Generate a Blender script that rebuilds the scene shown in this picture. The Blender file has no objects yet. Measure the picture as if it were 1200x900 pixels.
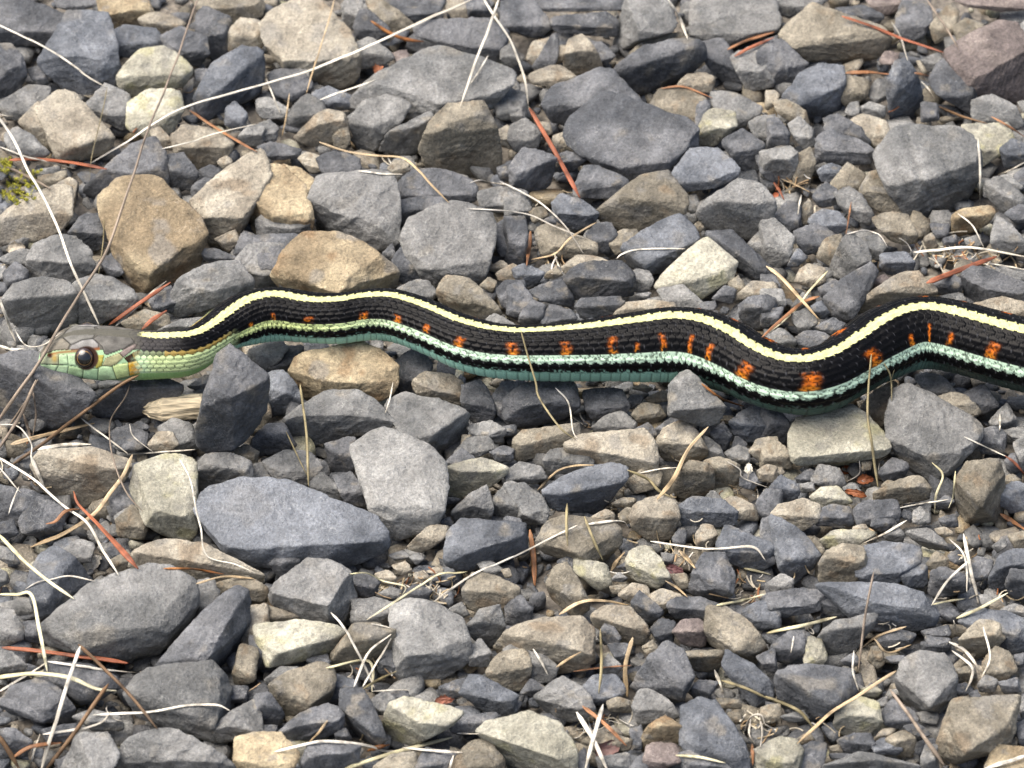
import bpy, bmesh, math, random
import numpy as np
from mathutils import Vector


# ------------------------------------------------------------------ camera, sky, sun, exposure
sc = bpy.context.scene
PX = 0.0003                       # one photo pixel at the subject, metres
ELEV = math.radians(40)           # camera looks down at this angle
DIST = 1.5
FPX = DIST / PX                   # focal length in photo pixels (1200 wide)
cam_d = bpy.data.cameras.new('camera')
cam = bpy.data.objects.new('camera', cam_d)
sc.collection.objects.link(cam)
CAM = np.array([0.0, -DIST * math.cos(ELEV), DIST * math.sin(ELEV)])
cam.location = CAM
cam.rotation_euler = (math.pi / 2 - ELEV, 0, 0)
cam_d.sensor_width = 36.0
cam_d.lens = 36.0 * FPX / 1200.0
cam_d.clip_start = 0.01
cam_d.clip_end = 500.0
cam_d.dof.use_dof = True
cam_d.dof.focus_distance = DIST - 0.022
cam_d.dof.aperture_fstop = 27.0
sc.camera = cam

SUN_EL = math.radians(64)
SUN_AZ = math.radians(-85)        # measured from +Y (away from camera) towards +X
sun_dir = Vector((math.sin(SUN_AZ) * math.cos(SUN_EL), math.cos(SUN_AZ) * math.cos(SUN_EL), math.sin(SUN_EL)))
world = bpy.data.worlds.new('World')
sc.world = world
world.use_nodes = True
wn = world.node_tree
bg = wn.nodes['Background']
sky = wn.nodes.new('ShaderNodeTexSky')
sky.sky_type = 'NISHITA'
sky.sun_disc = False
sky.sun_elevation = SUN_EL
sky.sun_rotation = SUN_AZ
sky.air_density = 1.0
sky.dust_density = 6.0
sky.ozone_density = 0.3
wn.links.new(sky.outputs['Color'], bg.inputs['Color'])
bg.inputs['Strength'].default_value = 0.14
sl = bpy.data.lights.new('sun', 'SUN')
sl.energy = 2.9
sl.angle = math.radians(58)
sl.color = (1.0, 0.96, 0.9)
sun = bpy.data.objects.new('sun', sl)
sun.rotation_euler = (-sun_dir).to_track_quat('-Z', 'Y').to_euler()
sc.collection.objects.link(sun)
sc.view_settings.view_transform = 'Standard'
sc.view_settings.look = 'None'
sc.view_settings.exposure = 0.72
sc.view_settings.gamma = 1.0
sc.view_settings.use_curve_mapping = False

# ------------------------------------------------------------------ helpers
C = sc.collection
rng = np.random.default_rng(7)
random.seed(7)
E_R = np.array([1.0, 0, 0])
E_F = np.array([0, math.cos(ELEV), -math.sin(ELEV)])
E_U = np.array([0, math.sin(ELEV), math.cos(ELEV)])

def rays(p):
    p = np.asarray(p, float).reshape(-1, 2)
    return (E_F[None] + ((p[:, :1] - 600) / FPX) * E_R[None] - ((p[:, 1:2] - 450) / FPX) * E_U[None])

def depth_at(px, z):
    """forward depth at which the ray through pixel px meets height z"""
    r = rays(px)
    return (z - CAM[2]) / r[:, 2]

def pt(px, d):
    return CAM[None] + rays(px) * np.asarray(d, float).reshape(-1, 1)

def to_px(P):
    Q = np.asarray(P) - CAM
    f = Q @ E_F
    return np.stack([600 + FPX * (Q @ E_R) / f, 450 - FPX * (Q @ E_U) / f], -1)

def _hash(i, j, k, s):
    h = (i * 374761393 + j * 668265263 + k * 2147483647 + s * 1274126177) & 0xffffffff
    h = ((h ^ (h >> 13)) * 1274126177) & 0xffffffff
    h = (h ^ (h >> 16)) & 0xffffffff
    return h.astype(np.float64) / 0xffffffff * 2 - 1

def noise3(P, seed=0):
    P = np.asarray(P, float)
    I = np.floor(P).astype(np.int64)
    f = P - I
    u = f * f * (3 - 2 * f)
    r = 0
    for a in (0, 1):
        for b in (0, 1):
            for c in (0, 1):
                w = (u[:, 0] if a else 1 - u[:, 0]) * (u[:, 1] if b else 1 - u[:, 1]) * (u[:, 2] if c else 1 - u[:, 2])
                r = r + w * _hash(I[:, 0] + a, I[:, 1] + b, I[:, 2] + c, seed)
    return r

def fbm(P, seed=0, oct=3):
    r = 0; a = 1.0
    for o in range(oct):
        r = r + a * noise3(P * (2.03 ** o) + 17.3 * o, seed + o)
        a *= 0.5
    return r

def sstep(a, b, x):
    t = np.clip((x - a) / (b - a), 0, 1)
    return t * t * (3 - 2 * t)

def srgb(r, g, b):
    c = np.array([r, g, b], float) / 255
    return np.where(c <= 0.04045, c / 12.92, ((c + 0.055) / 1.055) ** 2.4)

def mesh_obj(name, V, F, col=None, mat=None, parent=None, origin=None, smooth=True, extra=None):
    V = np.asarray(V, np.float64)
    if origin is not None:
        V = V - np.asarray(origin)[None]
    F = np.asarray(F, np.int32)
    n = F.shape[1]
    me = bpy.data.meshes.new(name)
    me.vertices.add(len(V))
    me.vertices.foreach_set('co', V.astype(np.float32).ravel())
    me.loops.add(F.size)
    me.loops.foreach_set('vertex_index', F.ravel())
    me.polygons.add(len(F))
    me.polygons.foreach_set('loop_start', np.arange(0, F.size, n, dtype=np.int32))
    me.update(calc_edges=True)
    me.polygons.foreach_set('use_smooth', np.full(len(F), smooth))
    if col is not None:
        a = me.color_attributes.new('col', 'FLOAT_COLOR', 'POINT')
        c = np.ones((len(V), 4), np.float32)
        c[:, :3] = np.clip(col, 0, 1)
        a.data.foreach_set('color', c.ravel())
    if extra:
        for k, v in extra.items():
            a = me.attributes.new(k, 'FLOAT', 'POINT')
            a.data.foreach_set('value', np.asarray(v, np.float32))
    me.validate()
    if mat:
        me.materials.append(mat)
    o = bpy.data.objects.new(name, me)
    C.objects.link(o)
    if origin is not None:
        o.location = origin
    if parent is not None:
        o.parent = parent
    return o

def tag(o, label=None, cat=None, group=None, kind=None):
    if label: o['label'] = label
    if cat: o['category'] = cat
    if group: o['group'] = group
    if kind: o['kind'] = kind
    return o

_ico = {}
def ico(l):
    if l not in _ico:
        bm = bmesh.new()
        bmesh.ops.create_icosphere(bm, subdivisions=l, radius=1.0)
        bm.verts.ensure_lookup_table()
        V = np.array([v.co[:] for v in bm.verts])
        F = np.array([[v.index for v in f.verts] for f in bm.faces])
        bm.free()
        V /= np.linalg.norm(V, axis=1, keepdims=True)
        _ico[l] = (V, F)
    return _ico[l]

# ------------------------------------------------------------------ materials
def new_mat(name):
    m = bpy.data.materials.new(name)
    m.use_nodes = True
    nt = m.node_tree
    return m, nt, nt.nodes['Principled BSDF']

def nnode(nt, t, **kw):
    n = nt.nodes.new(t)
    for k, v in kw.items():
        setattr(n, k, v)
    return n

def mat_stone():
    m, nt, b = new_mat('stone')
    L = nt.links.new
    at = nnode(nt, 'ShaderNodeAttribute', attribute_name='col')
    geo = nnode(nt, 'ShaderNodeNewGeometry')
    def nz(scale, detail, rough=0.6):
        n = nnode(nt, 'ShaderNodeTexNoise')
        n.inputs['Scale'].default_value = scale
        n.inputs['Detail'].default_value = detail
        n.inputs['Roughness'].default_value = rough
        L(geo.outputs['Position'], n.inputs['Vector'])
        return n
    def ramp(src, a, b_, va, vb):
        r = nnode(nt, 'ShaderNodeMapRange')
        r.inputs['From Min'].default_value = a
        r.inputs['From Max'].default_value = b_
        r.inputs['To Min'].default_value = va
        r.inputs['To Max'].default_value = vb
        L(src, r.inputs['Value'])
        return r.outputs['Result']
    n1 = nz(160, 5, 0.62)
    n2 = nz(900, 4, 0.65)
    n3 = nz(2600, 2, 0.7)
    f1 = ramp(n1.outputs['Fac'], 0.3, 0.7, 0.78, 1.26)
    f2 = ramp(n2.outputs['Fac'], 0.3, 0.7, 0.70, 1.32)
    f3 = ramp(n3.outputs['Fac'], 0.3, 0.7, 0.80, 1.22)
    mu = nnode(nt, 'ShaderNodeMath', operation='MULTIPLY'); L(f1, mu.inputs[0]); L(f2, mu.inputs[1])
    mu2 = nnode(nt, 'ShaderNodeMath', operation='MULTIPLY'); L(mu.outputs[0], mu2.inputs[0]); L(f3, mu2.inputs[1])
    vm = nnode(nt, 'ShaderNodeVectorMath', operation='SCALE')
    L(at.outputs['Color'], vm.inputs[0]); L(mu2.outputs[0], vm.inputs['Scale'])
    # pale mineral flecks and worn, dusty arrises
    n4 = nz(1500, 1, 0.5)
    fl0 = ramp(n4.outputs['Fac'], 0.64, 0.74, 0.0, 0.6)
    n6 = nz(48, 2, 0.5)
    msk = ramp(n6.outputs['Fac'], 0.45, 0.62, 0.05, 1.0)
    flm = nnode(nt, 'ShaderNodeMath', operation='MULTIPLY'); L(fl0, flm.inputs[0]); L(msk, flm.inputs[1])
    # thin pale veins on some faces
    n7 = nz(95, 3, 0.55)
    vs_ = nnode(nt, 'ShaderNodeMath', operation='SUBTRACT'); L(n7.outputs['Fac'], vs_.inputs[0]); vs_.inputs[1].default_value = 0.5
    va = nnode(nt, 'ShaderNodeMath', operation='ABSOLUTE'); L(vs_.outputs[0], va.inputs[0])
    vl = ramp(va.outputs[0], 0.0015, 0.006, 0.75, 0.0)
    n8 = nz(38, 1, 0.5)
    vmk = ramp(n8.outputs['Fac'], 0.52, 0.60, 0.0, 1.0)
    vln = nnode(nt, 'ShaderNodeMath', operation='MULTIPLY'); L(vl, vln.inputs[0]); L(vmk, vln.inputs[1])
    flv = nnode(nt, 'ShaderNodeMath', operation='MAXIMUM'); L(flm.outputs[0], flv.inputs[0]); L(vln.outputs[0], flv.inputs[1])
    fl = flv.outputs[0]
    pn = ramp(geo.outputs['Pointiness'], 0.515, 0.60, 0.0, 0.45)
    ad = nnode(nt, 'ShaderNodeMath', operation='MAXIMUM'); L(fl, ad.inputs[0]); L(pn, ad.inputs[1])
    gain = nnode(nt, 'ShaderNodeVectorMath', operation='MULTIPLY_ADD')
    L(vm.outputs[0], gain.inputs[0])
    gain.inputs[1].default_value = (1.25, 1.25, 1.22)
    gain.inputs[2].default_value = (0.09, 0.088, 0.08)
    mx = nnode(nt, 'ShaderNodeMix', data_type='RGBA')
    L(ad.outputs[0], mx.inputs['Factor'])
    L(vm.outputs[0], mx.inputs[6]); L(gain.outputs[0], mx.inputs[7])
    L(mx.outputs[2], b.inputs['Base Color'])
    b.inputs['Roughness'].default_value = 0.82
    b.inputs['Specular IOR Level'].default_value = 0.32
    bp = nnode(nt, 'ShaderNodeBump')
    bp.inputs['Strength'].default_value = 0.8
    bp.inputs['Distance'].default_value = 0.0011
    L(n2.outputs['Fac'], bp.inputs['Height'])
    n5 = nz(330, 4, 0.6)
    bp0 = nnode(nt, 'ShaderNodeBump')
    bp0.inputs['Strength'].default_value = 0.42
    bp0.inputs['Distance'].default_value = 0.0022
    L(n5.outputs['Fac'], bp0.inputs['Height'])
    L(bp0.outputs['Normal'], bp.inputs['Normal'])
    bp2 = nnode(nt, 'ShaderNodeBump')
    bp2.inputs['Strength'].default_value = 0.5
    bp2.inputs['Distance'].default_value = 0.0003
    L(n3.outputs['Fac'], bp2.inputs['Height'])
    L(bp.outputs['Normal'], bp2.inputs['Normal'])
    L(bp2.outputs['Normal'], b.inputs['Normal'])
    return m

def mat_attr(name, rough, spec, nscale=1500, amp=0.25, bump=0.3, bdist=0.0002, stretch=None, coat=0.0, sheen=0.0):
    m, nt, b = new_mat(name)
    L = nt.links.new
    at = nnode(nt, 'ShaderNodeAttribute', attribute_name='col')
    geo = nnode(nt, 'ShaderNodeNewGeometry')
    n = nnode(nt, 'ShaderNodeTexNoise')
    n.inputs['Scale'].default_value = nscale
    n.inputs['Detail'].default_value = 3
    if stretch:
        mp = nnode(nt, 'ShaderNodeMapping'); mp.inputs['Scale'].default_value = stretch
        L(geo.outputs['Position'], mp.inputs['Vector']); L(mp.outputs['Vector'], n.inputs['Vector'])
    else:
        L(geo.outputs['Position'], n.inputs['Vector'])
    r = nnode(nt, 'ShaderNodeMapRange')
    r.inputs['From Min'].default_value = 0.3; r.inputs['From Max'].default_value = 0.7
    r.inputs['To Min'].default_value = 1 - amp; r.inputs['To Max'].default_value = 1 + amp
    L(n.outputs['Fac'], r.inputs['Value'])
    vm = nnode(nt, 'ShaderNodeVectorMath', operation='SCALE')
    L(at.outputs['Color'], vm.inputs[0]); L(r.outputs['Result'], vm.inputs['Scale'])
    L(vm.outputs[0], b.inputs['Base Color'])
    b.inputs['Roughness'].default_value = rough
    b.inputs['Specular IOR Level'].default_value = spec
    b.inputs['Coat Weight'].default_value = coat
    b.inputs['Coat Roughness'].default_value = 0.25
    bp = nnode(nt, 'ShaderNodeBump')
    bp.inputs['Strength'].default_value = bump
    bp.inputs['Distance'].default_value = bdist
    L(n.outputs['Fac'], bp.inputs['Height'])
    L(bp.outputs['Normal'], b.inputs['Normal'])
    return m

M_STONE = mat_stone()
M_STRAW = mat_attr('dry_plant', 0.55, 0.35, 2200, 0.22, 0.4, 0.0002)
M_SKIN = mat_attr('snake_skin', 0.30, 0.085, 2500, 0.15, 0.2, 0.0001)
M_EYE = mat_attr('snake_eye', 0.06, 0.6, 4000, 0.1, 0.0, 0.0001, coat=0.6)
M_WOOD = mat_attr('split_wood', 0.75, 0.25, 900, 0.3, 0.6, 0.0006, stretch=(0.25, 1.5, 2.0))
M_MOSS = mat_attr('moss', 0.8, 0.2, 2500, 0.3, 0.2, 0.0002)

def mat_soil():
    m, nt, b = new_mat('soil')
    L = nt.links.new
    geo = nnode(nt, 'ShaderNodeNewGeometry')
    n = nnode(nt, 'ShaderNodeTexNoise'); n.inputs['Scale'].default_value = 350; n.inputs['Detail'].default_value = 6
    L(geo.outputs['Position'], n.inputs['Vector'])
    cr = nnode(nt, 'ShaderNodeValToRGB')
    cr.color_ramp.elements[0].position = 0.3; cr.color_ramp.elements[0].color = (0.075, 0.068, 0.058, 1)
    cr.color_ramp.elements[1].position = 0.72; cr.color_ramp.elements[1].color = (0.23, 0.205, 0.17, 1)
    L(n.outputs['Fac'], cr.inputs['Fac']); L(cr.outputs['Color'], b.inputs['Base Color'])
    v = nnode(nt, 'ShaderNodeTexVoronoi'); v.inputs['Scale'].default_value = 300
    L(geo.outputs['Position'], v.inputs['Vector'])
    bp = nnode(nt, 'ShaderNodeBump'); bp.inputs['Strength'].default_value = 0.8; bp.inputs['Distance'].default_value = 0.002
    L(v.outputs['Distance'], bp.inputs['Height']); L(bp.outputs['Normal'], b.inputs['Normal'])
    b.inputs['Roughness'].default_value = 0.95
    return m
M_SOIL = mat_soil()
STONE_TXT = """
@0,0
d -60,-20 120,0 290,60 325,95 300,175 250,215 100,190 -60,175 ; -40,130 150,150 300,150
d 250,-30 400,-30 460,20 350,50 270,30
B 320,60 480,40 510,150 555,250 545,380 450,460 400,475 260,390 180,300 270,235 ; 300,260 470,300
d -40,215 50,215 100,270 125,350 90,420 0,455 -40,450 ; 20,330 100,310
t 465,-30 640,-30 710,50 650,95 650,130 530,140 490,90
b 650,90 700,60 800,70 865,115 840,150 760,170 680,130
B 540,150 590,125 720,140 755,190 700,230 590,265 540,240
w 555,360 580,300 650,240 760,220 840,260 905,345 860,400 760,425 620,450 570,420 ; 600,370 720,330 850,360
d 765,180 850,135 960,180 970,250 930,310 870,300 800,250
d 920,80 960,45 1075,100 1060,230 1000,280 980,200 930,150
b 1075,150 1130,95 1230,110 1230,220 1080,250
B 920,430 1000,300 1130,220 1230,250 1220,430 1100,500 950,570 900,470 ; 1050,300 1000,450
B 1060,520 1100,480 1160,540 1140,610 1060,590
w 600,600 610,470 700,425 840,430 850,520 800,620 700,640
g 410,500 500,400 600,460 605,560 570,600 480,560
b 170,510 270,415 340,430 400,500 540,640 500,700 410,740 270,745 230,640 200,560 ; 350,690 490,630
b 95,580 180,480 210,560 250,660 230,700 170,650
g 0,500 130,400 240,410 180,480 100,560 30,540
g 25,640 80,600 150,640 230,720 160,740 60,720
d 400,880 530,760 640,660 720,640 770,740 780,860 700,870 560,830 430,920
b 700,600 740,590 810,660 820,700 740,690
b 805,650 860,590 980,610 1090,670 1060,730 930,800 830,720 ; 850,690 1060,690
d 775,730 860,720 930,810 900,890 800,880 ; 800,800 920,820
d 900,880 960,830 1010,850 1000,920 910,940
o 180,830 310,800 300,860 200,880
b 260,870 300,845 360,860 350,920 260,910
d 915,330 980,320 960,400 910,410
l 1120,640 1170,590 1240,600 1230,680 1160,680
b 1020,760 1060,725 1090,760 1050,790
d 930,800 990,770 1040,800 980,850
o 880,-30 1230,-30 1220,70 1090,110 1050,70 930,40
d 690,-20 750,-20 750,50 710,40
d 130,330 200,300 230,390 170,390
@300,0
b 30,110 110,40 240,-25 310,20 440,150 480,250 470,350 420,420 330,400 260,330 110,310 55,240 ; 290,270 440,280 120,290
d 60,350 130,320 200,330 260,400 170,470 90,420
l 150,330 240,325 250,390 200,420
l 5,470 60,460 160,520 120,550 40,555 10,520
g 150,540 230,445 310,480 320,520 220,600 150,610
b 180,640 290,540 330,520 410,530 440,640 380,680 250,680 ; 300,580 410,570
d 15,690 70,665 200,700 190,740 80,745
b 200,740 240,715 310,740 320,790 260,810
d 290,740 380,705 480,750 480,800 360,830 320,810
l 430,560 500,480 600,455 720,490 690,550 600,620 560,700 490,700 440,640 ; 480,560 560,600
g 420,500 540,380 660,300 820,215 1010,270 1190,340 1200,430 1110,510 970,510 850,560 700,560 500,520 ; 640,370 790,420 860,490 1110,420
d 740,120 880,85 1080,90 1180,150 1150,220 1140,290 1010,270 860,210 760,170 ; 800,160 1000,225 1130,230
d 590,-30 880,-30 850,60 750,100 690,80
g 405,20 450,-20 500,-20 490,60 450,140 410,90
d 460,120 490,50 530,50 620,140 560,180 480,180
o 515,-20 560,-20 640,60 740,120 720,160 650,150 560,80
l 460,280 480,200 540,180 600,220 640,270 580,310 490,310
B 265,440 340,410 440,450 440,500 370,520 300,490
o 770,700 790,640 830,560 900,500 1060,490 1120,600 1140,740 1150,850 1000,840 880,800 800,780 ; 830,600 890,530 1050,530
g 580,700 620,620 740,570 820,520 820,560 770,700 700,730 ; 690,610 760,590
g 1110,460 1180,420 1260,440 1260,560 1140,550
o 360,640 420,580 440,660 420,700 370,690
b 620,790 650,750 720,760 720,800 650,820
d 670,880 720,800 840,790 980,830 1010,920 680,940
b 1130,620 1180,590 1230,620 1230,700 1150,680
d 1140,790 1190,760 1260,770 1260,850 1150,840
d 980,0 1080,-20 1100,70 1000,80
b 870,0 980,-10 1000,80 920,80
l 1150,240 1200,200 1240,290 1190,310 1150,280
g 0,590 60,560 100,600 90,660 0,660
p 640,250 700,230 720,260 660,300
@600,0
d -40,0 80,-20 170,100 170,150 100,170 0,140 -50,120 ; 0,110 150,130
d 110,0 130,-30 530,-30 510,45 330,40 180,50
d 180,120 240,80 430,60 500,100 480,170 410,160 320,140 220,150 ; 230,120 480,130
g 475,200 540,0 560,-30 730,-30 780,110 750,150 600,180 540,240 480,250 ; 545,20 600,170
g 850,-30 1230,-30 1230,150 1020,210 900,190 840,160 840,60 ; 880,170 1000,185
o 560,250 640,180 800,150 820,180 700,220 600,270
d 440,390 520,290 620,220 760,190 880,195 910,270 830,350 740,400 600,440 510,420 ; 560,320 740,225 860,220
d 880,200 990,190 1050,270 1100,400 1000,390 920,310 900,260 ; 920,270 1060,330
g 1030,270 1230,180 1230,380 1110,420 1060,330
b 245,260 270,190 330,170 390,240 420,310 350,340 300,350 250,320 ; 290,240
b 70,270 100,200 180,180 170,240 110,300
d 100,310 190,160 215,180 190,280 150,330
b 195,300 200,220 250,210 250,280
d 360,190 420,200 480,260 440,300 400,270
b 80,360 150,320 220,310 290,360 200,410 110,390
d 140,460 200,410 390,330 470,330 450,430 540,430 620,490 600,540 380,540 260,600 200,570 150,520 ; 220,500 370,470
d 260,610 290,550 390,510 420,440 520,460 640,540 800,560 855,610 850,700 740,815 560,850 480,810 400,750 340,735 265,650 ; 365,570 355,720 820,620 750,770 500,780
o 640,520 700,430 800,420 890,460 880,520 830,590 720,545
b 780,400 830,350 900,340 950,370 930,430 860,420
d 870,490 920,460 930,510 900,600 850,680 860,560
w 900,540 950,510 1040,530 1050,590 960,670 900,690 860,650 ; 910,600 1020,600
g 940,420 1050,440 1165,510 1130,560 1060,600 1040,520 950,500
d 980,670 1080,610 1180,680 1160,790 1100,820 1040,740 ; 1040,710 1170,700
B 750,830 840,700 960,700 1060,790 1060,830 940,880 800,900 ; 780,860 930,850 1050,800
d 300,870 340,780 420,790 540,860 500,920 300,920
d 0,800 60,690 200,740 170,870 80,920 0,920 ; 150,760 20,830
l 0,590 60,560 130,620 110,690 20,710 -20,650
d 200,740 260,710 340,750 280,800 200,800
b 190,640 250,620 280,680 210,700
g -20,460 40,480 60,560 0,570
g 1110,580 1160,550 1230,540 1230,670 1150,640
d 1140,720 1230,700 1230,860 1170,790
g 0,330 40,400 30,470 0,460
b 130,570 180,580 190,630 140,640
@900,0
o 40,180 110,90 190,15 280,50 400,130 520,120 560,180 530,260 430,270 330,300 190,280 100,210 ; 250,200 390,160 500,150
g 20,20 100,-30 290,-30 250,20 160,40 100,80 60,60
g -30,0 20,10 60,100 30,150 -30,140
d -30,210 60,190 180,300 150,350 70,420 0,390 -40,300 ; 40,330 80,300
B 70,450 170,330 280,300 350,310 360,400 330,520 220,580 150,490 ; 200,390 165,480
d 320,40 450,30 540,80 500,110 420,100 350,70
p 440,-30 640,-30 620,30 550,70 500,30
d 600,130 640,-20 750,-20 760,100 720,170 640,180
p 840,-30 1230,-30 1230,40 1100,50 950,30
o 760,120 850,20 890,60 860,160 790,200
o 870,130 930,90 1010,120 970,190 900,200
p 830,260 950,170 1070,110 1160,110 1230,220 1230,480 1130,480 970,450 950,390 870,350 ; 960,240 1060,260 980,380
d 760,370 830,290 960,400 970,540 900,490 800,440
l 1160,140 1220,90 1240,200 1190,190
B 560,380 600,290 640,270 700,360 725,480 700,580 640,590 570,540 ; 610,400 625,300
g 470,440 510,370 560,380 560,460 500,480
l 440,500 480,480 545,500 540,550 450,540
o 340,470 370,360 470,380 460,460 380,500
g 365,520 390,475 430,480 430,530 380,550
b 380,570 450,540 550,570 570,640 510,690 470,640
d 265,570 330,540 430,600 480,670 430,690 350,640 270,620
d 230,650 300,610 420,660 500,710 470,760 380,770 230,770 ; 260,700 400,690 480,720
g 100,590 150,550 210,610 215,680 170,700 130,650
d 0,560 50,560 100,620 90,680 0,690
l -30,710 100,690 135,720 130,820 60,850 -30,830 ; 0,750 100,745
o 130,730 200,700 220,770 190,850 120,860
B 235,800 300,765 360,800 330,850 260,850
o 300,860 370,770 450,820 430,900 320,920
b 430,890 480,820 530,800 570,880 500,940
g 505,725 590,620 720,575 850,580 940,640 980,720 985,820 900,960 800,1048 690,1048 600,940 540,830 ; 690,860 840,790 970,760 560,850
w 920,600 1000,590 1120,590 1140,660 1080,720 1000,770 960,680
g 970,480 1050,450 1150,500 1190,580 1100,600 970,560
B 1090,700 1150,655 1230,690 1230,760 1120,780
d 1150,830 1210,780 1260,800 1240,900 1160,890
l 1020,860 1110,820 1190,880 1100,930 1020,920
o 30,480 100,470 170,520 190,590 110,570 50,530
b -10,420 50,430 50,480 -10,520
d 720,480 790,490 800,560 720,570
p 520,290 550,240 610,250 600,310
g 720,280 800,250 840,300 760,340
l 1170,480 1230,470 1230,560
@0,180
t 465,210 530,150 590,95 650,150 750,135 840,220 920,290 955,380 925,470 920,520 800,590 690,650 620,610 570,540 535,440 520,330 470,270 ; 600,180 820,270 850,400 700,560 580,480
b 0,300 130,210 260,150 330,160 330,290 290,350 180,400 0,420 -40,360
b 260,150 320,120 360,140 340,280 300,250
d 320,370 380,300 470,285 520,340 500,430 420,460 380,420 ; 340,370 480,370
g 130,500 160,430 260,385 350,395 420,460 440,540 350,600 240,600 150,620 ; 200,500 400,520
g 0,490 90,450 170,460 150,530 60,530
d 20,560 70,510 130,550 120,610 30,640
d 470,510 530,470 580,560 520,585
g 5,670 60,620 200,585 310,600 360,650 350,790 230,870 140,870 40,760 ; 30,680 170,670 340,650
g 350,610 440,570 560,590 650,650 640,710 480,790 380,800 340,720 ; 420,690 600,680
b 885,230 950,170 1050,80 1180,0 1240,-10 1260,120 1140,320 1090,440 1030,460 960,400 940,300 ; 950,290 1130,310 1070,120
t 1110,150 1140,100 1220,60 1330,70 1420,150 1450,250 1465,330 1400,390 1270,390 1180,360 1140,260 ; 1280,290 1450,300 1160,150
g 800,740 840,690 820,600 880,570 1010,500 1110,510 1180,600 1160,660 1040,700 940,720 830,770 ; 1060,560 1000,640
b 1010,400 1100,360 1120,420 1070,460
d 930,450 1020,450 1110,490 1100,520 990,520
d 1100,460 1140,360 1200,380 1210,420 1130,490
g 1100,520 1170,430 1330,420 1330,560 1220,640 1170,590
d 700,680 800,620 840,680 810,740 720,730
o 580,790 680,735 780,760 790,820 620,830
g 740,830 850,780 950,770 960,800 880,840 780,850
g -30,520 30,530 30,580 -30,600
d -30,600 30,610 30,660 -30,680
@300,180
t 60,120 130,60 200,80 260,130 230,200 160,230 100,180
g 260,220 300,120 420,95 580,85 640,110 670,220 650,330 660,400 600,450 540,450 440,380 310,360 270,300 ; 340,190 560,300 610,380 560,130
g 670,370 720,310 860,250 960,235 1100,290 1125,420 1090,510 1080,580 1000,640 850,670 800,600 760,540 700,450 ; 740,310 730,450 780,560 1060,530
d 640,300 680,220 820,195 890,210 890,245 750,290 680,350 ; 660,280 860,235
d 670,200 690,130 750,90 880,80 1000,130 1040,200 960,240 860,200 740,220
t 80,560 130,460 250,370 400,375 500,420 560,470 655,550 640,620 540,670 390,670 280,650 130,630 ; 130,510 320,530 380,640 570,490
l 120,560 160,510 260,510 330,570 380,640 340,670 200,640 120,620 ; 200,560
d 640,500 690,440 740,470 780,590 690,600 640,570
d 590,470 640,420 660,500 620,510
o 850,640 900,580 1000,590 1080,680 1150,740 1060,780 960,750 870,690 ; 950,640 1000,700
g 660,640 740,600 800,600 840,650 800,700 690,670
d 1120,340 1200,300 1250,340 1240,480 1140,470
b 1080,540 1150,500 1200,540 1130,560
d 1130,640 1170,600 1260,600 1240,740 1160,720
l 1080,780 1120,750 1210,800 1200,830 1100,800
g 1050,180 1150,160 1260,180 1240,260 1100,270 1050,240
d 0,400 160,390 220,410 130,470 100,540 70,640 0,650
B 170,100 230,90 250,160 220,190
b 1130,560 1200,520 1260,550 1230,600 1140,590
o 1050,620 1090,580 1130,600 1110,650
g 20,310 90,260 200,300 260,310 230,400 20,400
d 350,650 400,590 420,650 380,670
@600,180
o 395,270 500,200 600,110 720,85 780,140 820,220 800,280 700,280 640,320 600,370 500,360 430,320 ; 510,200 620,220 740,205 800,240
B 520,440 560,400 700,320 780,285 830,330 880,400 800,460 720,550 640,560 560,530 ; 600,420 800,430 620,520
w 655,620 770,510 880,410 930,400 960,470 1060,515 1030,580 960,630 880,680 840,640 700,630 ; 900,440 1000,540 830,600
l 690,640 800,620 890,700 880,730 760,720 720,690
d 910,370 1030,360 1100,430 1190,530 1240,560 1230,610 1150,590 1060,550 960,450 ; 960,400 1090,460 1160,550
g 860,280 950,200 1060,125 1150,140 1250,230 1230,310 1170,340 1120,400 1070,410 1020,370 930,350 ; 970,220 1160,240
d 230,620 270,560 380,510 510,510 560,570 570,660 480,670 350,670 290,680 ; 300,570 440,580 550,600
b 240,530 300,480 390,480 480,520 380,530 270,560
l 550,580 580,545 640,555 660,600 640,640 570,645
B 190,220 240,195 340,220 400,280 380,340 290,350 210,310 ; 220,280 380,290
d 350,380 400,330 460,330 490,390 450,470 390,440
o 455,410 510,360 590,360 560,430 490,470
o 110,360 180,330 290,380 390,420 390,470 300,490 140,470 ; 180,430 380,450
d 300,720 330,680 500,670 525,700 480,760 330,770 ; 320,720 510,710
d 140,780 180,710 280,740 300,770 250,800 160,810
d 40,760 90,690 150,710 150,800 60,810
d -20,620 40,610 95,680 90,740 20,760 -20,750
d 80,650 170,610 230,590 290,690 280,720 190,680
B 0,540 60,520 150,560 130,600 80,640 40,630 ; 20,570 130,570
b 480,750 540,700 660,690 760,710 740,740 520,770
d -30,310 60,310 75,380 50,510 -30,520
g -30,210 50,190 90,260 60,300 -30,290
o 80,260 150,250 170,290 100,330
o 150,580 210,530 240,570 180,590
d 940,680 1000,620 1050,640 1030,700
b 1030,690 1130,600 1230,610 1230,660 1110,670
d 1060,710 1130,670 1230,670 1230,800 1140,820 1070,770 ; 1080,720 1200,720
g 1110,420 1170,360 1240,330 1240,500 1180,490
o 1010,610 1060,570 1090,620 1050,670
d 150,310 190,290 210,330 170,340
o 840,350 880,310 900,350 880,370
d 880,700 960,690 950,730 890,740
l 640,680 690,670 710,690 640,700
g 580,660 650,650 640,680 590,680
@900,180
d 130,370 220,330 310,380 250,440 180,470 140,420
B 190,320 260,260 330,280 380,340 310,380 220,340
d 30,290 100,220 150,260 140,340 80,360
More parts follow.
